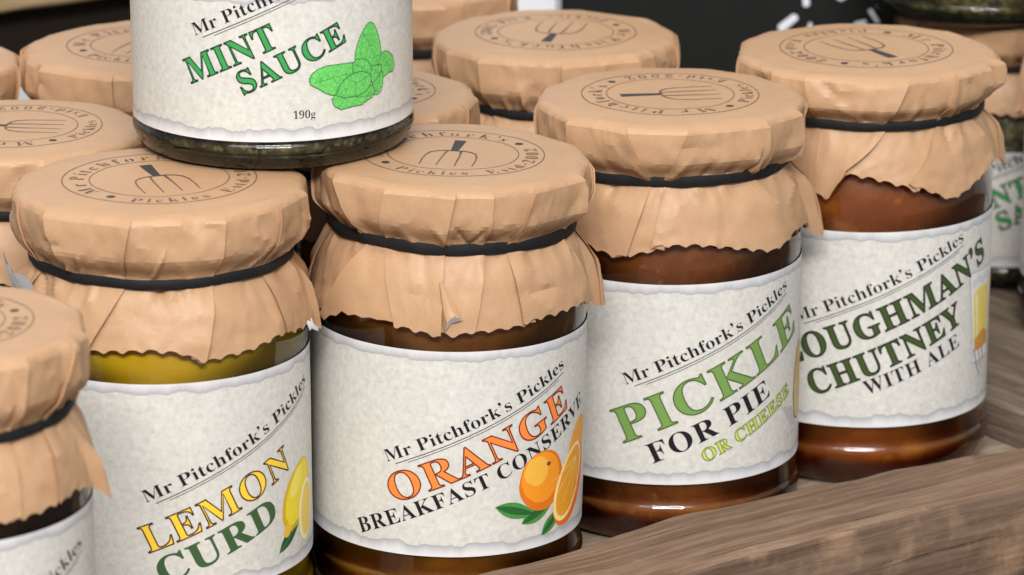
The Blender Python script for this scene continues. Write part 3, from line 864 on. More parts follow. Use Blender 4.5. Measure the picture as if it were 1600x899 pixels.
def make_band(parent, H, zb, seed, tilt=0.0, width=2.7):
    rng = random.Random(seed + 500)
    n, vs, fs = 120, [], []
    ph = rng.uniform(0, 6)
    prof = [(0.0, -.5), (.45, -.5), (.66, -.40), (.72, 0), (.66, .40), (.45, .5), (0, .5), (-.2, 0)]
    m = len(prof)
    for i in range(n):
        a = 2 * math.pi * i / n
        wv = 0.3 * math.sin(a + ph) + 0.45 * noise.noise(Vector((math.cos(a) * 2.5, math.sin(a) * 2.5, seed)))
        wd = width * (1 + 0.16 * noise.noise(Vector((math.cos(a) * 3, math.sin(a) * 3, seed + 9))))
        for pr, pz in prof:
            r = 33.75 + pr + 0.45 * noise.noise(Vector((math.cos(a) * 4, math.sin(a) * 4, seed + 4)))
            vs.append((r * math.sin(a), -r * math.cos(a), H + zb + wv + tilt * math.sin(a) + pz * wd))
    for i in range(n):
        for k in range(m):
            i2, k2 = (i + 1) % n, (k + 1) % m
            fs.append((i * m + k, i2 * m + k, i2 * m + k2, i * m + k2))
    return link("rubber_band", mesh_from("rubber_band", vs, fs, True, 50), BAND, parent)


# ------------------------------------------------------------------ jars
BIG = dict(H=122.0, R=37.2, lab=38.05, v0=18.6, v1=77.0,
           glass=[(28, 1.5), (31.0, 0.3), (33.0, 0.0), (35.0, 0.6), (36.7, 1.9), (37.8, 4.0), (38.4, 6.6), (38.7, 9.4), (38.6, 10.7),
                  (38.35, 11.5), (38.05, 12.0), (37.82, 12.3), (37.75, 12.8), (37.75, 15.5), (37.75, 79), (37.8, 81), (37.4, 85), (35.9, 90.5),
                  (33.4, 96), (31.9, 100), (31.6, 104), (31.6, 114)],
           fill=[(28, 2.0), (31.0, 0.7), (33.0, 0.5), (34.8, 1.1), (36.4, 2.3), (37.4, 4.2), (37.95, 6.8), (38.2, 9.4), (38.0, 10.7), (37.5, 11.8),
                 (36.9, 12.8), (36.6, 14), (36.4, 82), (35.4, 87), (33.2, 93), (31.3, 98)])
SMALL = dict(H=92.0, R=39.0, lab=38.65, v0=8.6, v1=49.0,
             glass=[(29, 1.6), (33.2, 0.2), (34.8, 0.0), (36.3, 0.8), (37.6, 2.2), (38.5, 4.0), (38.95, 5.4), (39.0, 6.2), (38.9, 6.9), (38.7, 7.3),
                    (38.45, 7.55), (38.4, 7.9), (38.4, 50), (38.2, 54), (36.6, 60), (33.6, 67), (31.7, 71), (31.5, 74), (31.5, 84)],
             fill=[(30, 3.6), (34.5, 3.7), (36.0, 4.6), (36.7, 6.2), (36.7, 51), (35.2, 58), (32.4, 65), (30.8, 69)])


SMALL_B = dict(SMALL, v0=14.5, v1=52.0)


def lab_r(T, a, v):
    q = Vector((math.sin(a) * 2.2, math.cos(a) * 2.2, v * 0.05))
    return T["lab"] + 0.13 * noise.noise(q + Vector((T["v0"], 0, 0))) + 0.05 * noise.noise(q * 3)


def wrap_label(parent, T, m, span=300):
    n = 150
    vs, fs, uv = [], [], []
    rows = 24
    for k in range(rows + 1):
        v = T["v0"] + (T["v1"] - T["v0"]) * k / rows
        for i in range(n + 1):
            a = R_(-span / 2 + span * i / n)
            rl = lab_r(T, a, v)
            vs.append((rl * math.sin(a), -rl * math.cos(a), v))
            uv.append((a * T["R"] / 100, v / 100))
    for k in range(rows):
        for i in range(n):
            a = k * (n + 1) + i
            fs.append((a, a + 1, a + n + 2, a + n + 1))
    me = mesh_from("label", vs, fs)
    ul = me.uv_layers.new(name="UVMap")
    for lp in me.loops:
        ul.data[lp.index].uv = uv[lp.vertex_index]
    return link("label", me, m, parent)


def label_map(T):
    def mp(u, v, l):
        a = u / T["R"]
        r = lab_r(T, a, v) + l
        return r * math.sin(a), -r * math.cos(a), v
    return mp


def jar(name, pos, s, label, cat, T, contents, seed, stamp, creases=(), group=None, lettering=None, picture=None,
        band=-17.5, length=None, ears=(), step=1.0, shift=(0, 0), glass=None, rz=0.0, flare=0.0, crumple=1.0, bt=0.0, tilt=(0, 0), bw=2.7, lean=0.0):
    root = thing(name, pos, label, cat, group, rz)
    root.rotation_euler.y = R_(lean)
    root.scale = (s, s, s) if isinstance(s, (int, float)) else s
    v, f = lathe(T["glass"])
    link("glass_body", mesh_from("glass_body", v, f, True, 50), glass or GLASS, root)
    v, f = lathe(T["fill"], close_top=True)
    link("contents", mesh_from("contents", v, f, True, 50), contents, root)
    if T["H"] == SMALL["H"]:
        v, f = lathe([(29, 1.7), (33, .5), (35.2, .4), (36.9, 1.6), (37.8, 3.1), (36.6, 3.5), (30, 3.45)], close_top=True)
        link("glass_base", mesh_from("glass_base", v, f, True, 50), BASE_GLASS, root)
    lb = wrap_label(root, T, make_label(seed, T["v0"], T["v1"]))
    mp = label_map(T)
    for nm, pr in (("lettering", lettering), ("illustration", picture)):
        if pr:
            pr.build(nm, lambda u, v, l, k=(0.55 if nm == "illustration" else 1.0): mp(u + shift[0] * k, v + shift[1], l), lb)
    cv = Cover(seed, T["H"], creases, band, length, ears, step, flare, crumple, tilt)
    co = cv.object(root)
    if stamp is not None:
        make_stamp(cv, co, stamp)
    make_band(root, T["H"], band, seed, bt, bw)
    return root


BASE_GLASS, _nt, _bs = mat("green_glass_base")
_f = noise_tex(_nt, 160, 4, 0.65)
L(_nt, ramp(_nt, _f, [(0.35, (0.018, 0.024, 0.012)), (0.55, (0.060, 0.085, 0.050)), (0.72, (0.22, 0.28, 0.20))]), _bs.inputs["Base Color"])
_bs.inputs["Roughness"].default_value = 0.12
_bs.inputs["Transmission Weight"].default_value = 0.25

ORANGE_FILL = make_contents("marmalade", (0.21, 0.062, 0.005), (0.38, 0.130, 0.010), 60, (260, .12, (0.34, .12, .02), .6), sss=0.8)
PICKLE_FILL = make_contents("pickle", (0.19, 0.050, 0.009), (0.35, 0.102, 0.018), 70, (190, .16, (0.34, .15, .06), .6), sss=0.8)
CHUTNEY_FILL = make_contents("chutney", (0.25, 0.060, 0.009), (0.40, 0.105, 0.014), 60, (95, .26, (0.55, .19, .025), .5), sss=0.9)
LEMON_FILL = make_contents("lemon_curd", (0.68, 0.385, 0.012), (0.75, 0.44, 0.016), 20, sss=0.3)
DARK_FILL = make_contents("dark_jam", (0.060, 0.018, 0.010), (0.10, 0.032, 0.014), 40)
MINT_FILL = make_contents("mint_sauce", (0.024, 0.021, 0.009), (0.22, 0.19, 0.08), 150, (420, .3, (0.32, .30, .12), .5), .42, .74)

C_MINT, C_MINT_O = ink("green_ink", (62, 158, 84)), ink("dark_green_ink", (24, 60, 36))
C_LEM, C_LEM_O = ink("yellow_ink", (252, 208, 62)), ink("brown_outline_ink", (78, 38, 30))
C_CURD = ink("bottle_green_ink", (62, 92, 56))
C_ORA, C_ORA_O = ink("orange_ink", (248, 138, 66)), ink("rust_outline_ink", (120, 40, 20))
C_PIC, C_PIC_O = ink("sage_ink", (118, 154, 80)), ink("moss_outline_ink", (74, 100, 52))
C_CHE, C_CHE_O = ink("lime_ink", (200, 212, 110)), ink("olive_outline_ink", (128, 150, 48))
C_PLO, C_PLO_O = ink("dark_olive_ink", (66, 84, 42)), ink("black_olive_ink", (30, 40, 24))
GLYPHS["-"] = (230, "30,150 200,150 200,215 30,215")


def heading(P, p0, p1, ul=True):
    """the maker's line with its double rule"""
    P.add(text_line("Mr Pitchfork\u2019s Pickles", p0, p1, 3.55), INK, .07, -0.035)
    if ul:
        d = (Vector(p1) - Vector(p0)).normalized()
        n = Vector((-d.y, d.x))
        ln = (Vector(p1) - Vector(p0)).length
        for off, a, b, w in ((-1.15, .04, .98, .24), (-1.85, .10, .94, .18)):
            P.add(stroke([tuple(Vector(p0) + d * (ln * (a + (b - a) * k / 8)) + n * off) for k in range(9)], w), LINE, .06)


def title(P, s, p0, p1, cap, fill, outline, grow=0.14, edge=0.24):
    t = text_line(s, p0, p1, cap, track=0.04)
    if outline:
        P.add(t, fill, .06)
        P.edge(t, outline, .11, edge + .12)
    else:
        P.add(t, fill, .08, grow)


# --- mint sauce print
def mint_print():
    P = Print()
    heading(P, (-19.4, 36.6), (33, 59.9))
    title(P, "MINT", (-21.1, 23.3), (4.8, 35.0), 6.9, C_MINT, C_MINT_O)
    title(P, "SAUCE", (-6.0, 21.3), (23.7, 34.9), 6.3, C_MINT, C_MINT_O)
    P.add(text_line("190g", (7.7, 14.8), (14.0, 14.8), 2.2), INK, .07, -0.03)
    Q = Print()
    f = crinkled_ink("mint_leaf_ink", (112, 208, 104), (50, 150, 66))
    o = ink("mint_outline_ink", (44, 110, 56))
    def uv(x, y):
        a, c = (x - 905) / 435.0, (y - 100) / 440.0
        return 12.3 + 29.8 * a - .4 * c, 41.6 - 4.2 * a - (23.9 + .3 * a) * c
    lv = [[(1185, 102), (1205, 112), (1222, 140), (1235, 175), (1245, 215), (1250, 260), (1247, 300), (1235, 325), (1200, 330), (1160, 330), (1120, 310), (1108, 290), (1110, 255), (1120, 215), (1135, 175), (1152, 140), (1168, 115)],
          [(1250, 262), (1275, 250), (1305, 258), (1325, 275), (1338, 305), (1340, 335), (1325, 355), (1300, 358), (1280, 370), (1262, 385), (1240, 360), (1236, 315)],
          [(1262, 372), (1258, 420), (1245, 450), (1228, 465), (1212, 466), (1196, 440), (1200, 395), (1225, 360), (1250, 345)],
          [(1180, 325), (1225, 320), (1250, 318), (1252, 340), (1235, 370), (1215, 395), (1200, 408), (1180, 370)],
          [(910, 400), (920, 370), (945, 345), (980, 325), (1020, 318), (1060, 310), (1105, 302), (1120, 345), (1110, 370), (1075, 395), (1045, 430), (1025, 465), (1005, 470), (975, 460), (945, 440), (915, 425)],
          [(1100, 350), (1098, 310), (1115, 290), (1145, 285), (1175, 300), (1190, 325), (1188, 360), (1160, 375), (1130, 375), (1110, 365)],
          [(1025, 460), (1090, 440), (1150, 430), (1175, 425), (1200, 418), (1210, 450), (1195, 480), (1165, 495), (1140, 515), (1105, 520), (1075, 530), (1045, 540), (1015, 525), (1005, 490)],
          [(1022, 470), (1035, 425), (1060, 390), (1095, 362), (1135, 348), (1170, 355), (1190, 375), (1190, 405), (1170, 440), (1120, 470), (1060, 480)]]
    vein = ink("leaf_vein_ink", (58, 146, 70))
    for i, px in enumerate(lv):
        C = [Vector(uv(*p)) for p in px]
        cen = sum(C, Vector((0, 0))) / len(C)
        E = []
        for k in range(len(C)):
            a, c = C[k], C[(k + 1) % len(C)]
            m = max(2, int((c - a).length / 0.42))
            for t in range(m):
                q = a.lerp(c, t / m)
                E.append(tuple(q + (q - cen).normalized() * (0.20 if len(E) % 2 else -0.05)))
        Q.add([E], f, .05 + i * .02)
        Q.edge([E], o, .06 + i * .02, .20)
        far = max(C, key=lambda p: (p - cen).length)
        bk = cen + (cen - far) * .7
        Q.add(stroke([tuple(bk), tuple(cen + Vector((.3, .3))), tuple(far)], .2, .06), vein, .065 + i * .02)
        for s in (-1, 1):
            for t in (.1, .4, .7):
                p = bk.lerp(far, t)
                d = (far - bk)
                nn = Vector((-d.y, d.x)) * s * .16
                Q.add(stroke([tuple(p), tuple(p + nn * .6 + d * .06), tuple(p + nn + d * .14)], .16, .05), vein, .068 + i * .02)
    return P, Q


def lemon_print():
    P, Q = Print(), Print()
    heading(P, (-1.5, 44.3), (51.0, 68.3))
    title(P, "LEMON", (-1.3, 30.2), (40.8, 47.6), 7.7, C_LEM, C_LEM_O)
    title(P, "CURD", (2.0, 21.2), (35.6, 35.0), 7.4, C_CURD, None, 0.1)
    Q.add(leaf((35.0, 24.2), (46.5, 33.5), 2.0), ink("leaf_dark_ink", (38, 84, 50)), .05)
    Q.add(stroke([(35.4, 24.5), (46, 33)], .3, .1), ink("leaf_light_ink", (92, 140, 80)), .08)
    Q.add(ellipse(44.0, 38.4, 10.2, 6.4, 58, 48, .05, 2), ink("lemon_rim_ink", (214, 176, 26)), .06)
    Q.add(ellipse(38.8, 29.9, 2.2, 1.5, 58), ink("lemon_tip_ink", (236, 186, 60)), .065)
    Q.add(ellipse(44.4, 38.9, 9.2, 5.4, 58, 48, .05, 2), ink("lemon_ink", (238, 214, 44), .16), .08)
    Q.add(ellipse(43.2, 42.2, 4.6, 2.2, 58, 30, .1, 4), ink("lemon_pale_ink", (242, 226, 96), .12), .10)
    Q.add(ellipse(49.0, 32.5, 8.6, 4.6, 84), ink("lemon_pith_ink", (246, 236, 190)), .12)
    Q.add(ellipse(49.4, 32.5, 7.4, 3.6, 84), ink("lemon_flesh_ink", (236, 204, 96), .2), .14)
    return P, Q


def orange_print():
    P, Q = Print(), Print()
    heading(P, (-19.7, 44.8), (32.9, 68.8))
    title(P, "ORANGE", (-18.0, 33.3), (35.4, 56.8), 8.0, C_ORA, C_ORA_O)
    title(P, "BREAKFAST CONSERVE", (-27.6, 22.8), (45.1, 55.2), 4.3, INK, None, -0.02)
    dk, md = ink("leaf_dark_ink", (40, 98, 48), .2), ink("leaf_green_ink", (74, 142, 66), .2)
    for a, b, w in (((11.6, 32.8), (24.5, 28.8), 2.3), ((19.6, 26.8), (31.5, 32.0), 2.5), ((26.6, 22.0), (34.5, 28.6), 2.0)):
        Q.add(leaf(a, b, w), md, .05)
        Q.add(leaf(a, b, w * .45), dk, .07)
    Q.add(ellipse(43.5, 44.0, 8.5, 5.0, 58, 40), ink("orange_back_ink", (236, 164, 60), .15), .06)
    Q.add(ellipse(26.6, 38.0, 8.0, 8.6, 0, 48, .03, 1), ink("orange_skin_dark_ink", (224, 118, 30), .12), .08)
    Q.add(ellipse(26.2, 39.0, 6.9, 7.2, 0, 40, .04, 3), ink("orange_skin_ink", (244, 152, 40), .12), .10)
    Q.add(ellipse(24.4, 41.0, 4.2, 4.2, 20, 30, .12, 5), ink("orange_skin_pale_ink", (250, 184, 72), .12), .12)
    Q.add(ellipse(28.6, 42.4, .8, .6), ink("orange_stalk_ink", (96, 86, 40)), .14)
    Q.add(ellipse(39.6, 33.6, 12.0, 7.2, 58, 48), ink("orange_rind_ink", (234, 110, 28), .12), .15)
    Q.add(ellipse(38.6, 34.6, 11.4, 6.2, 60, 48), ink("orange_pith_ink", (252, 224, 150)), .17)
    Q.add(ellipse(38.8, 34.7, 10.2, 5.2, 60, 44), ink("orange_flesh_ink", (240, 160, 44), .25), .19)
    seg = ink("orange_membrane_ink", (250, 200, 104))
    for k in range(5):
        t = R_(60 + 180 + (k - 2) * 20)
        Q.add(stroke([(42.2, 41.0), (42.2 + 13 * math.cos(t), 41.0 + 13 * math.sin(t))], .45, .2), seg, .21)
    return P, Q


def pickle_print():
    P, Q = Print(), Print()
    heading(P, (-13.0, 47.3), (38.5, 71.0))
    title(P, "PICKLE", (-13.8, 30.0), (45.2, 57.0), 10.3, C_PIC, C_PIC_O)
    title(P, "FOR PIE", (-5.4, 24.6), (31.2, 41.3), 6.0, INK, None, -0.02)
    title(P, "OR CHEESE", (9.1, 24.7), (41.0, 39.3), 3.9, C_CHE, C_CHE_O, 0.02, .2)
    h = ink("hatch_ink", (150, 150, 150))
    for k in range(12):
        Q.add(stroke([(36.5 + k * .55, 35.8 - k * .62), (44.0 + k * .3, 34.0 - k * .55)], .14, .1), h, .05)
    Q.add(ellipse(49.2, 40.6, 11.6, 4.6, 84, 48, .10, 3), ink("root_outline_ink", (116, 88, 48)), .07)
    Q.add(ellipse(49.3, 40.7, 11.2, 4.2, 84, 48, .10, 3), ink("root_ink", (206, 174, 112), .22), .09)
    for v in (36, 42, 46):
        Q.add(stroke([(46.0, v), (48.5, v + .6), (50, v + 1.6)], .25, .12), ink("root_line_ink", (140, 106, 60)), .11)
    for k in (0, 1):
        Q.add(stroke([(40.5 + 3 * k, 26.0), (41.8 + 3 * k, 26.9)], .5, .3), h, .05)
    return P, Q


def chutney_print():
    P, Q = Print(), Print()
    heading(P, (-21.8, 48.6), (29.6, 71.7))
    title(P, "PLOUGHMAN\u2019S", (-31.0, 32.4), (42.2, 64.0), 7.5, C_PLO, C_PLO_O, 0.18, .26)
    title(P, "CHUTNEY", (-16.4, 27.2), (29.6, 47.3), 7.3, C_PLO, C_PLO_O, 0.18, .26)
    title(P, "WITH ALE", (-0.8, 28.4), (29.1, 40.2), 4.4, INK, None, -0.02)
    g = ink("glass_outline_ink", (150, 156, 170))
    Q.add([[(33.0, 60.5), (49.5, 60.0), (47.0, 33.0), (36.0, 33.0)]], g, .05, .25)
    Q.add([[(33.0, 60.5), (49.5, 60.0), (47.0, 33.0), (36.0, 33.0)]], ink("froth_ink", (226, 226, 224)), .07)
    Q.add([[(35.2, 54.0), (39.0, 55.6), (44, 55.0), (48.6, 56.5), (46.6, 38.0), (42, 36.0), (36.4, 38.0)]], ink("ale_ink", (228, 206, 104), .25), .09)
    Q.add([[(36.3, 40), (42, 42), (46.8, 40), (46.6, 36.4), (36.6, 36.4)]], ink("ale_deep_ink", (206, 148, 64), .3), .11)
    hl = ink("glass_shine_ink", (240, 236, 206))
    Q.add(stroke([(37.0, 53.5), (37.6, 46), (38.2, 39)], .9, .5), hl, .105)
    Q.add(stroke([(46.6, 54.5), (46.0, 47), (45.2, 40)], .6, .3), hl, .105)
    for kk in range(5):
        Q.add(ellipse(35.5 + kk * 2.8, 57.2 + .7 * (kk % 2), 1.7, 1.3, 0, 20, .2, kk), ink("froth_shade_ink", (206, 208, 212)), .085 + .004 * kk)
    for k, c in enumerate(((96, 92, 140), (186, 110, 70), (170, 90, 60))):
        Q.add(stroke([(36.4 + k * 2.4, 37.0), (37.6 + k * 2.6, 33.4), (40.5 + k, 28.0 + 2 * k)], .7, .2), ink("doodle_ink", c), .12 + .01 * k)
    return P, Q


def plain_print():
    P = Print()
    heading(P, (-19.7, 44.8), (32.9, 68.8))
    return P, None


PAPER_WHITE = make_flat("paper_lining_white", (0.76, 0.77, 0.80), 0.6, 0.2, 0.06, 300)


def loose_corner(jar_root, H, pts, faces, mi):
    """a corner of the cover folded out, white lining showing; pts are (angle, height below lid, radius)"""
    vs = [(r * math.sin(R_(a)), -r * math.cos(R_(a)), H + z) for a, z, r in pts]
    cov = [c for c in jar_root.children if c.name.startswith("paper_cover")][0]
    return link("folded_corner", mesh_from("folded_corner", vs, faces, True, 40, mi), [KRAFT_FOLD, PAPER_WHITE], cov)


# ------------------------------------------------------------------ crate, boards, backdrop
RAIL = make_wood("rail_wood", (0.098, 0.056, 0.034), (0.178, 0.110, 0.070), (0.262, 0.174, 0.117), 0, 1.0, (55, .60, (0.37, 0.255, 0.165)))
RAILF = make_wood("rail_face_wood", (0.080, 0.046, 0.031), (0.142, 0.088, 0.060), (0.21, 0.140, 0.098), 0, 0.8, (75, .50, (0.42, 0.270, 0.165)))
FLOORW = make_wood("floor_wood", (0.14, 0.10, 0.070), (0.27, 0.205, 0.15), (0.38, 0.30, 0.235), 0, 1.0)
BOARDW = make_wood("board_wood", (0.060, 0.042, 0.030), (0.135, 0.098, 0.072), (0.24, 0.185, 0.14), 1, 0.8)
BEAMW = make_wood("beam_wood", (0.24, 0.16, 0.08), (0.37, 0.26, 0.14), (0.47, 0.345, 0.20), 0, 0.6)
BLACKB = make_flat("chalkboard_black", (0.010, 0.0105, 0.0105), 0.55, 0.25, 0.25, 60)
DARKP = make_flat("dark_panel", (0.017, 0.012, 0.009), 0.6, 0.2)
CHALK = make_flat("chalk_white", (0.74, 0.76, 0.84), 0.8, 0.1)
CARD = make_flat("card_white", (0.72, 0.75, 0.80), 0.6, 0.2)
TABLE = make_flat("dark_table", (0.085, 0.070, 0.060), 0.6, 0.2, 0.2, 20)
WALLM = make_flat("pale_wall", (0.58, 0.64, 0.68), 0.7, 0.2, 0.05, 6)


def rough_box(name, m, parent, x0, x1, y0, y1, z0, z1, bev=2.0, seg=4, nx=40, wob=0.5, seed=0, bow=None, front=None):
    """a sawn board: a rounded box (mm) with slightly uneven faces"""
    bm = bmesh.new()
    vs = [bm.verts.new((x, y, z)) for x in (x0, x1) for y in (y0, y1) for z in (z0, z1)]
    for f in ((0, 1, 3, 2), (4, 6, 7, 5), (0, 4, 5, 1), (2, 3, 7, 6), (0, 2, 6, 4), (1, 5, 7, 3)):
        bm.faces.new([vs[i] for i in f])
    bmesh.ops.recalc_face_normals(bm, faces=bm.faces[:])
    bmesh.ops.bevel(bm, geom=bm.edges[:], offset=bev, segments=seg, profile=0.5, affect="EDGES")
    for i in range(1, nx):
        x = x0 + (x1 - x0) * i / nx
        bmesh.ops.bisect_plane(bm, geom=bm.verts[:] + bm.edges[:] + bm.faces[:], dist=1e-5, plane_co=(x, 0, 0), plane_no=(1, 0, 0))
    for v in bm.verts:
        p = v.co * 0.045 + Vector((seed, 0, 0))
        v.co += Vector((0, noise.noise(p) * wob, noise.noise(p + Vector((7, 3, 1))) * wob))
        if bow:
            k = interp(bow, v.co.x) * (v.co.y - y0) / (y1 - y0)
            v.co.y += k
        v.co *= MM
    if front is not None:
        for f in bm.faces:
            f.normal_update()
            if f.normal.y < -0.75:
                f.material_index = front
    me = bpy.data.meshes.new(name)
    bm.to_mesh(me)
    bm.free()
    me.polygons.foreach_set("use_smooth", [True] * len(me.polygons))
    me.set_sharp_from_angle(angle=R_(40))
    return link(name, me, m, parent)


def structure(name, m, x0, x1, y0, y1, z0, z1):
    o = rough_box(name, m, None, x0, x1, y0, y1, z0, z1, 1.0, 1, 2, 0)
    o["kind"] = "structure"
    return o


structure("table_top", TABLE, -1500, 1500, 300, 1690, -110, -80)
structure("wall", WALLM, -1600, 1600, 1695, 1715, -400, 900)

CR = 35.0
crate = thing("wooden_crate", (5.9, 984.3, 0), "rough brown wooden crate with a worn front board holding the rows of jars", "crate", rz=R_(CR))
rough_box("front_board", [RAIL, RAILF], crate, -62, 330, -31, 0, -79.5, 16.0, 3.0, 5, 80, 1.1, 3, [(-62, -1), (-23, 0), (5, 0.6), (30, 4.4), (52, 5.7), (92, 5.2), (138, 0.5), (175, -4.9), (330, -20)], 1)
rough_box("floor_board", FLOORW, crate, -62, 204, 9.8, 300, -8, 0, 1.0, 2, 30, 0.0, 1)
rough_box("leg_block", RAIL, crate, -60, 200, 40, 60, -79.5, -8.3, 1.0, 2, 4, 0.0, 1)
rough_box("leg_block", RAIL, crate, -60, 200, 240, 260, -79.5, -8.3, 1.0, 2, 4, 0.0, 1)
tray = thing("wooden_tray", (5.9, 984.3, 0), "low wooden shelf under the lemon curd jar and its neighbours on the left", "shelf", rz=R_(CR))
rough_box("shelf_board", FLOORW, tray, -420, -64, -160, 330, -10, 0, 1.0, 2, 30, 0.0, 2)
rough_box("shelf_support", FLOORW, tray, -400, -80, -100, 300, -79.5, -10.3, 1.0, 2, 6, 0.0, 2)
board = thing("wooden_board", (5.9, 984.3, 0), "thick weathered wooden board at the right carrying the far mint jar", "board", rz=R_(CR))
rough_box("plank", BOARDW, board, 206, 520, 2.0, 420, -8, 10.0, 2.5, 3, 60, 0.8, 5)
rough_box("support_block", BOARDW, board, 214, 500, 10, 400, -79.5, -8.4, 1.0, 2, 4, 0.0, 5)

rack = thing("display_rack", (-176, 1305, -2.5), "wooden rail over a dark plank in the background at top left", "rack", rz=R_(34))
rough_box("rail", BEAMW, rack, -230, 110, 0, 45, 99.5, 150, 3, 3, 20, 0.6, 8)
rough_box("dark_plank", DARKP, rack, -230, 105, 12, 30, 78, 99.2, 1.0, 2, 4, 0.0, 8)
rough_box("post", BEAMW, rack, -225, -195, 5, 40, -79.5, 99.0, 1.5, 2, 3, 0.0, 8)

chalk = thing("chalkboard", (78, 1340, 0), "black chalkboard with white chalk strokes standing behind the jars", "chalkboard")
rough_box("black_panel", BLACKB, chalk, -60.5, 66, 0, 7, 0.3, 240, 1.2, 3, 3, 0.0, 2)


def chalk_marks():
    P = Print()
    def at(px, py):
        # panel coordinates measured on the photograph: x right, z up (mm), at the panel's face
        return ((px - 800) * 0.2293 - 78, 86.9 + (107 - py) * 0.2395 - 17.0)
    for pts, w in (([(1220, 45), (1238, 31)], 3.0), ([(1255, -12), (1257, 9)], 2.5), ([(1262, 46), (1264, 40)], 1.2),
                   ([(1300, -6), (1311, 1), (1322, -6)], 2.2), ([(1357, 20), (1368, 36)], 1.6), ([(1335, 40), (1348, 37)], 1.6),
                   ([(1366, 1), (1378, 6)], 1.8), ([(1290, -20), (1284, -3)], 1.5)):
        q = [at(*p) for p in pts]
        if len(q) == 2:
            q = [q[0], tuple((Vector(q[0]) + Vector(q[1])) / 2), q[1]]
        P.add(stroke(q, w, w * .9), CHALK, .15)
        for e in (q[0], q[-1]):
            P.add(ellipse(e[0], e[1], w * .5, w * .48, 0, 16, .15, w), CHALK, .17)
    P.build("chalk_writing", lambda x, y, l: (x, -0.05 - l, y), chalk, axis_cut=False)


chalk_marks()

card = thing("price_card", (9.5, 1331, 0), "blank white card standing upright beside the black chalkboard", "card")
rough_box("card_sheet", CARD, card, -8.2, 6.0, 0, 1.6, 0.3, 190, 0.4, 2, 3, 0.0, 2)
# ------------------------------------------------------------------ the jars
GRP = "jars with brown paper covers"
U = "u"
lp, lq = lemon_print()
lemon_jar = jar("lemon_curd_jar", (-94.0, 989.6, 0), (1.035, 1.035, 1.0), "lemon curd jar with yellow lettering, in front of the mint sauce jar", "jar", BIG, LEMON_FILL, 1, 110,
    [(-64, -60, -70, 1, .5, .8), (-44.7, -33, -34, -1, 0.7, 0.9), (-5.4, -12, -27, 1, 0.75, 0.8), (30.7, 26, 18, 1, 0.8, 0.9), (57, 55, 60, -1, .55, .7), (80, 82, 84, 1, .8, .8)],
    GRP, lp, lq, bw=2.6, shift=(-0.6, 0), band=-19.0, length=[(-180, 37), (-90, 36), (-60, 35), (-28, 37.4), (0, 36), (12, 36.8), (19, 39.2), (27, 38.4), (39, 38), (54, 36.2), (75, 37.8), (86, 40), (110, 37), (180, 37)],
    ears=[(84, 4.5, 1.6, "s", .2, 1)], step=0.8)
op, oq = orange_print()
orange_jar = jar("orange_conserve_jar", (-18.9, 1016.6, 0), 1.0, "orange breakfast conserve jar with orange lettering, front row between lemon and pickle", "jar", BIG, ORANGE_FILL, 2, 82,
    [(-80, -76, -84, 1, .7, .9), (-57, -40, -57, -1, .6, 1.2), (-27, -30, -20, -1, .45, .4), (2.4, -4, -6, 1, .8, 1.1), (17.4, 14.4, 9, 1, .7, .5), (37, 28, 33, -1, .7, 1.1), (66, 62, 70, 1, 1.1, .9), (86, 84, 86, -1, .8, .7)],
    GRP, op, oq, lean=1.3, bw=3.1, shift=(3.6, -0.4), band=-17.8, length=[(-180, 37), (-80, 38), (-57, 41), (-47, 37.6), (-24, 37.2), (-6, 39), (3, 40.2), (8, 39), (41, 37.6), (66, 37.4), (84, 40), (100, 37), (180, 37)],
    ears=[(82, 4.5, 3.0, "s", .15, 1), (68, 7, 1.6, "u", .35, .8)], step=0.8)
pp, pq = pickle_print()
jar("pickle_jar", (45.5, 1075.1, 0), 1.02, "pickle for pie or cheese jar with sage green lettering, front row beside the orange conserve", "jar", BIG, PICKLE_FILL, 3, 189,
    [(-80, -78, -80, 1, .6, .6), (-50, -46, -60, -1, .8, .7), (-21, -13, -22, 1, 1.0, 1.0), (6, -3, -6.5, -1, .8, .9), (43, 40, 62, 1, .9, 1.0), (68, 64, 76, 1, 1.0, .8), (88, 88, 92, -1, .6, .5)],
    GRP, pp, pq, bw=2.9, band=-17.0, length=[(-180, 36), (-60, 35), (-37, 34.6), (-25, 36.6), (-18, 36.2), (-5, 33.9), (10, 34.2), (29, 36.4), (44, 38.6), (52, 37.6), (63, 34.8), (76, 35.5), (88, 39.5), (104, 36), (180, 36)],
    ears=[(86, 4.5, 4.6, "s", .15, 1), (72, 6, 1.4, "u", .4, .9)], step=0.8)
cp, cq = chutney_print()
jar("chutney_jar", (106.4, 1126.2, 0), 1.035, "chutney with ale jar with dark olive lettering, last of the front row at right", "jar", BIG, CHUTNEY_FILL, 4, 298,
    [(-78, -76, -78, 1, .6, .6), (-50, -45, -44, -1, .7, .5), (-33, -28, -27, 1, .5, .5), (14, 3, -18, 1, .9, 1.2), (39, 33, 16, -1, .8, .8), (62, 58, 66, 1, .8, 1.0), (84, 84, 86, -1, .6, .6)],
    GRP, cp, cq, bw=2.5, band=-15.2, length=[(-180, 34), (-60, 32), (-33, 31), (-24, 34), (-19, 34.4), (-13, 27.4), (-2, 28.4), (12, 30.8), (23, 34), (34, 37.4), (42, 36.4), (51, 34), (65, 30.4), (80, 31), (88, 33), (110, 34), (180, 34)],
    ears=[(84, 4.5, 2.8, "s", .12, 1), (74, 6, 3.6, "u", .12, .5)], step=0.8)
mp_, mq_ = mint_print()
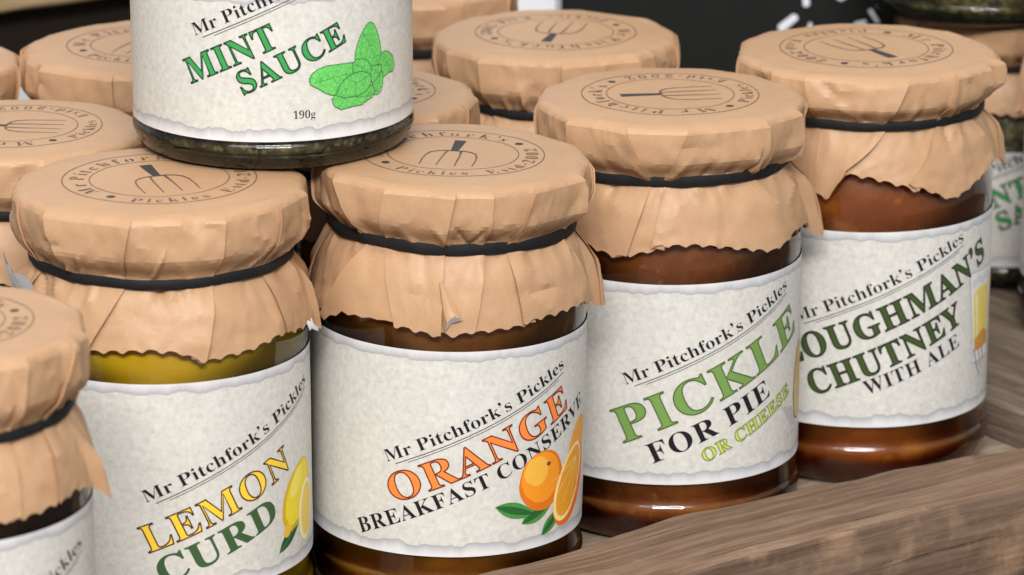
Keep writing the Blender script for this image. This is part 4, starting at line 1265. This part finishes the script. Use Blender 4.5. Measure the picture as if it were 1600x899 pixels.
jar("mint_sauce_jar", (-66.0, 1032.3, 122.3), 1.0, "mint sauce jar marked 190g resting on top of the paper covered lids", "jar", SMALL, MINT_FILL, 5, None,
    [(-40, -40, -40, 1, .6, .6), (0, 0, 0, 1, .6, .6), (40, 40, 40, 1, .6, .6)], "mint sauce jars", mp_, mq_, step=2.0)
fp, _ = plain_print()
jar("jam_jar", (-137.9, 871.5, 0), 0.97, "dark jam jar cut off at the left edge, nearest of all jars", "jar", BIG, DARK_FILL, 6, 75,
    [(-60, -60, -60, 1, .6, .6), (-20, -20, -20, 1, .6, .6), (10, 12, 10, -1, .6, .5), (45, 38, 36, 1, .9, .7), (68, 60, 58, -1, 1.0, .9), (84, 84, 86, 1, .8, .8)],
    GRP, fp, None, band=-20.5, length=[(-180, 39), (30, 40), (50, 39), (66, 37.5), (84, 41), (100, 38), (180, 38)], shift=(14.5, -0.6),
    ears=[(80, 4.5, 3.6, "s", .3, 1), (70, 7, 1.8, "u", .1, .5)], step=0.8)
jar("jam_jar", (-140.8, 1056.7, 0), 0.98, "paper covered jar behind the lemon curd jar at the left edge, fork stamp pointing right", "jar", BIG, DARK_FILL, 7, 177,
    [(-60, -60, -60, 1, .6, .6), (-10, -10, -8, 1, .9, .8), (20, 16, 20, -1, .8, .6), (45, 42, 42, 1, .7, .6), (75, 75, 75, 1, .7, .7)], GRP, band=-18, step=1.2)
jar("jam_jar", (-109.6, 1139.4, 0), 1.02, "paper covered jar half hidden behind the mint sauce jar, under the wooden rail", "jar", BIG, DARK_FILL, 8, 75,
    [(-78, -76, -76, 1, .9, .8), (-52, -50, -50, -1, .9, .6), (-12, -12, -10, 1, .8, .8), (24, 24, 20, -1, .7, .6), (60, 60, 60, 1, .8, .6)], GRP, band=-18, step=1.2,
    ears=[(-66, 9, 1.5, "u", .2, .8)])
jar("jam_jar", (13.6, 1167.0, 0), 1.0, "paper covered jar in front of the black chalkboard and behind the pickle jar", "jar", BIG, PICKLE_FILL, 9, 257,
    [(-75, -70, -70, 1, .9, .8), (-62, -50, -50, -1, .5, .6), (-38, -32, -30, -1, 1.1, .8), (2, 4, 6, -1, .9, .8), (40, 42, 42, 1, .9, .6), (75, 74, 74, -1, .8, .6)], GRP, band=-18.5, step=0.9,
    ears=[(-62, 8, 1.5, "u", .2, .9)])
jar("jam_jar", (-45.7, 1094.2, 0), (0.93, 0.93, 0.99), "paper covered jar wedged right behind the mint sauce jar and the orange conserve", "jar", BIG, ORANGE_FILL, 10, 20,
    [(-50, -50, -50, 1, .6, .6), (0, 0, 0, 1, .6, .6), (42, 46, 46, 1, .8, .6), (66, 64, 64, -1, .9, .6), (88, 88, 88, 1, .6, .6)], GRP, band=-18, step=1.2)
jar("jam_jar", (-38.2, 1236.3, 0), 1.02, "farthest paper covered jar in the back row, beside the white card", "jar", BIG, DARK_FILL, 11, 70,
    [(-40, -40, -40, 1, .6, .6), (0, 0, 0, 1, .7, .6), (24, 34, 34, 1, .9, .6), (70, 66, 66, -1, .9, .6)], GRP, band=-18, step=1.2)
jar("jam_jar", (-187.0, 1131.0, 0), 1.0, "paper covered jar of which only a sliver shows at the far left edge", "jar", BIG, DARK_FILL, 12, 70,
    [(0, 0, 0, 1, .6, .6), (50, 50, 50, 1, .8, .6), (82, 82, 82, -1, .9, .6)], GRP, band=-18, step=1.5)
mp2, mq2 = mint_print()
jar("mint_sauce_jar", (172.0, 1299.0, 10), (1.0, 1.0, 1.0), "mint sauce jar standing on the wooden board behind the chutney jar", "jar", SMALL, MINT_FILL, 13, 60,
    [(-60, -60, -60, 1, .6, .6), (-4, -4, -4, 1, .8, .6), (30, 30, 30, -1, .8, .6), (70, 70, 70, 1, .6, .6)], "mint sauce jars", mp2, mq2, band=-15, step=1.2, length=[(-180, 30), (180, 30)])
mp3, mq3 = mint_print()
jar("mint_sauce_jar", (161.0, 1295.0, 102.4), 1.0, "jar with dark green contents stacked on another jar in the top right corner", "jar", SMALL_B, MINT_FILL, 14, None,
    [(0, 0, 0, 1, .6, .6)], "mint sauce jars", mp3, mq3, step=3)
np_, _ = plain_print()
jar("jam_jar", (206.7, 1222.2, 10), 1.0, "jar sliver at the right edge with paper skirt hanging down", "jar", BIG, DARK_FILL, 15, 60,
    [(-80, -78, -80, 1, .8, 1.2), (-64, -60, -60, -1, .6, .9), (-40, -40, -40, 1, .6, .6), (0, 0, 0, 1, .6, .6)], GRP, np_, None, band=-18, step=1.2,
    length=[(-180, 39), (-84, 46), (-70, 43), (-40, 38), (180, 38)], ears=[(-84, 9, 3.5, "s", .2, 1)])

ra = random.Random(11)
A, B = Vector((-3.4, -25.5, 38.4)), Vector((1.0, -37.2, 40.4))
pts, fcs, mis = [], [], []
for k in range(9):
    t = k / 8
    c = A.lerp(B, t)
    for i in range(14):
        th = 2 * math.pi * i / 14
        w = 0.35 + 1.75 * t
        du = w * math.cos(th) * (1 + .25 * math.sin(3 * th + 2)) + (0.5 * t if i < 7 else 0)
        pts.append((c.x + math.degrees(du / 38.5), c.y + 0.35 * du + (t ** 4) * (0.9 * math.cos(th + .6) + ra.uniform(-.35, .35) + 3.0 * max(0, math.sin(th))), c.z + 0.62 * w * math.sin(th)))
pts.append((1.2, -36.6, 39.5))
for k in range(8):
    for i in range(14):
        j = (i + 1) % 14
        fcs.append((k * 14 + i, k * 14 + j, k * 14 + 14 + j, k * 14 + 14 + i))
        mis.append(0)
for i in range(14):
    fcs.append((112 + i, 112 + (i + 1) % 14, 126))
    mis.append(1)
loose_corner(orange_jar, 122.0, pts, fcs, mis)
rr = random.Random(4)
pts = []
for i in range(7):
    for k in range(3):
        pts.append((-86 + i * 6.2 + rr.uniform(-1.5, 1.5), -18.8 - k * 3.2 - 0.5 * i * .6 + rr.uniform(-.9, .9), 38.6 + (2 - k) * 1.1 + rr.uniform(-.7, .9)))
loose_corner(lemon_jar, 122.0, pts, [(i * 3 + k, i * 3 + k + 1, i * 3 + k + 4, i * 3 + k + 3) for i in range(6) for k in range(2)], [1] * 12)

pts = []
for i in range(5):
    for k in range(3):
        pts.append((75 + i * 2.4 + rr.uniform(-.6, .6), -36.0 - k * 1.5 - 0.45 * i + rr.uniform(-.4, .4), 38.9 + 0.25 * i + k * 0.6 + rr.uniform(-.3, .4)))
loose_corner(lemon_jar, 122.0, pts, [(i * 3 + k, i * 3 + k + 1, i * 3 + k + 4, i * 3 + k + 3) for i in range(4) for k in range(2)], [1] * 8)
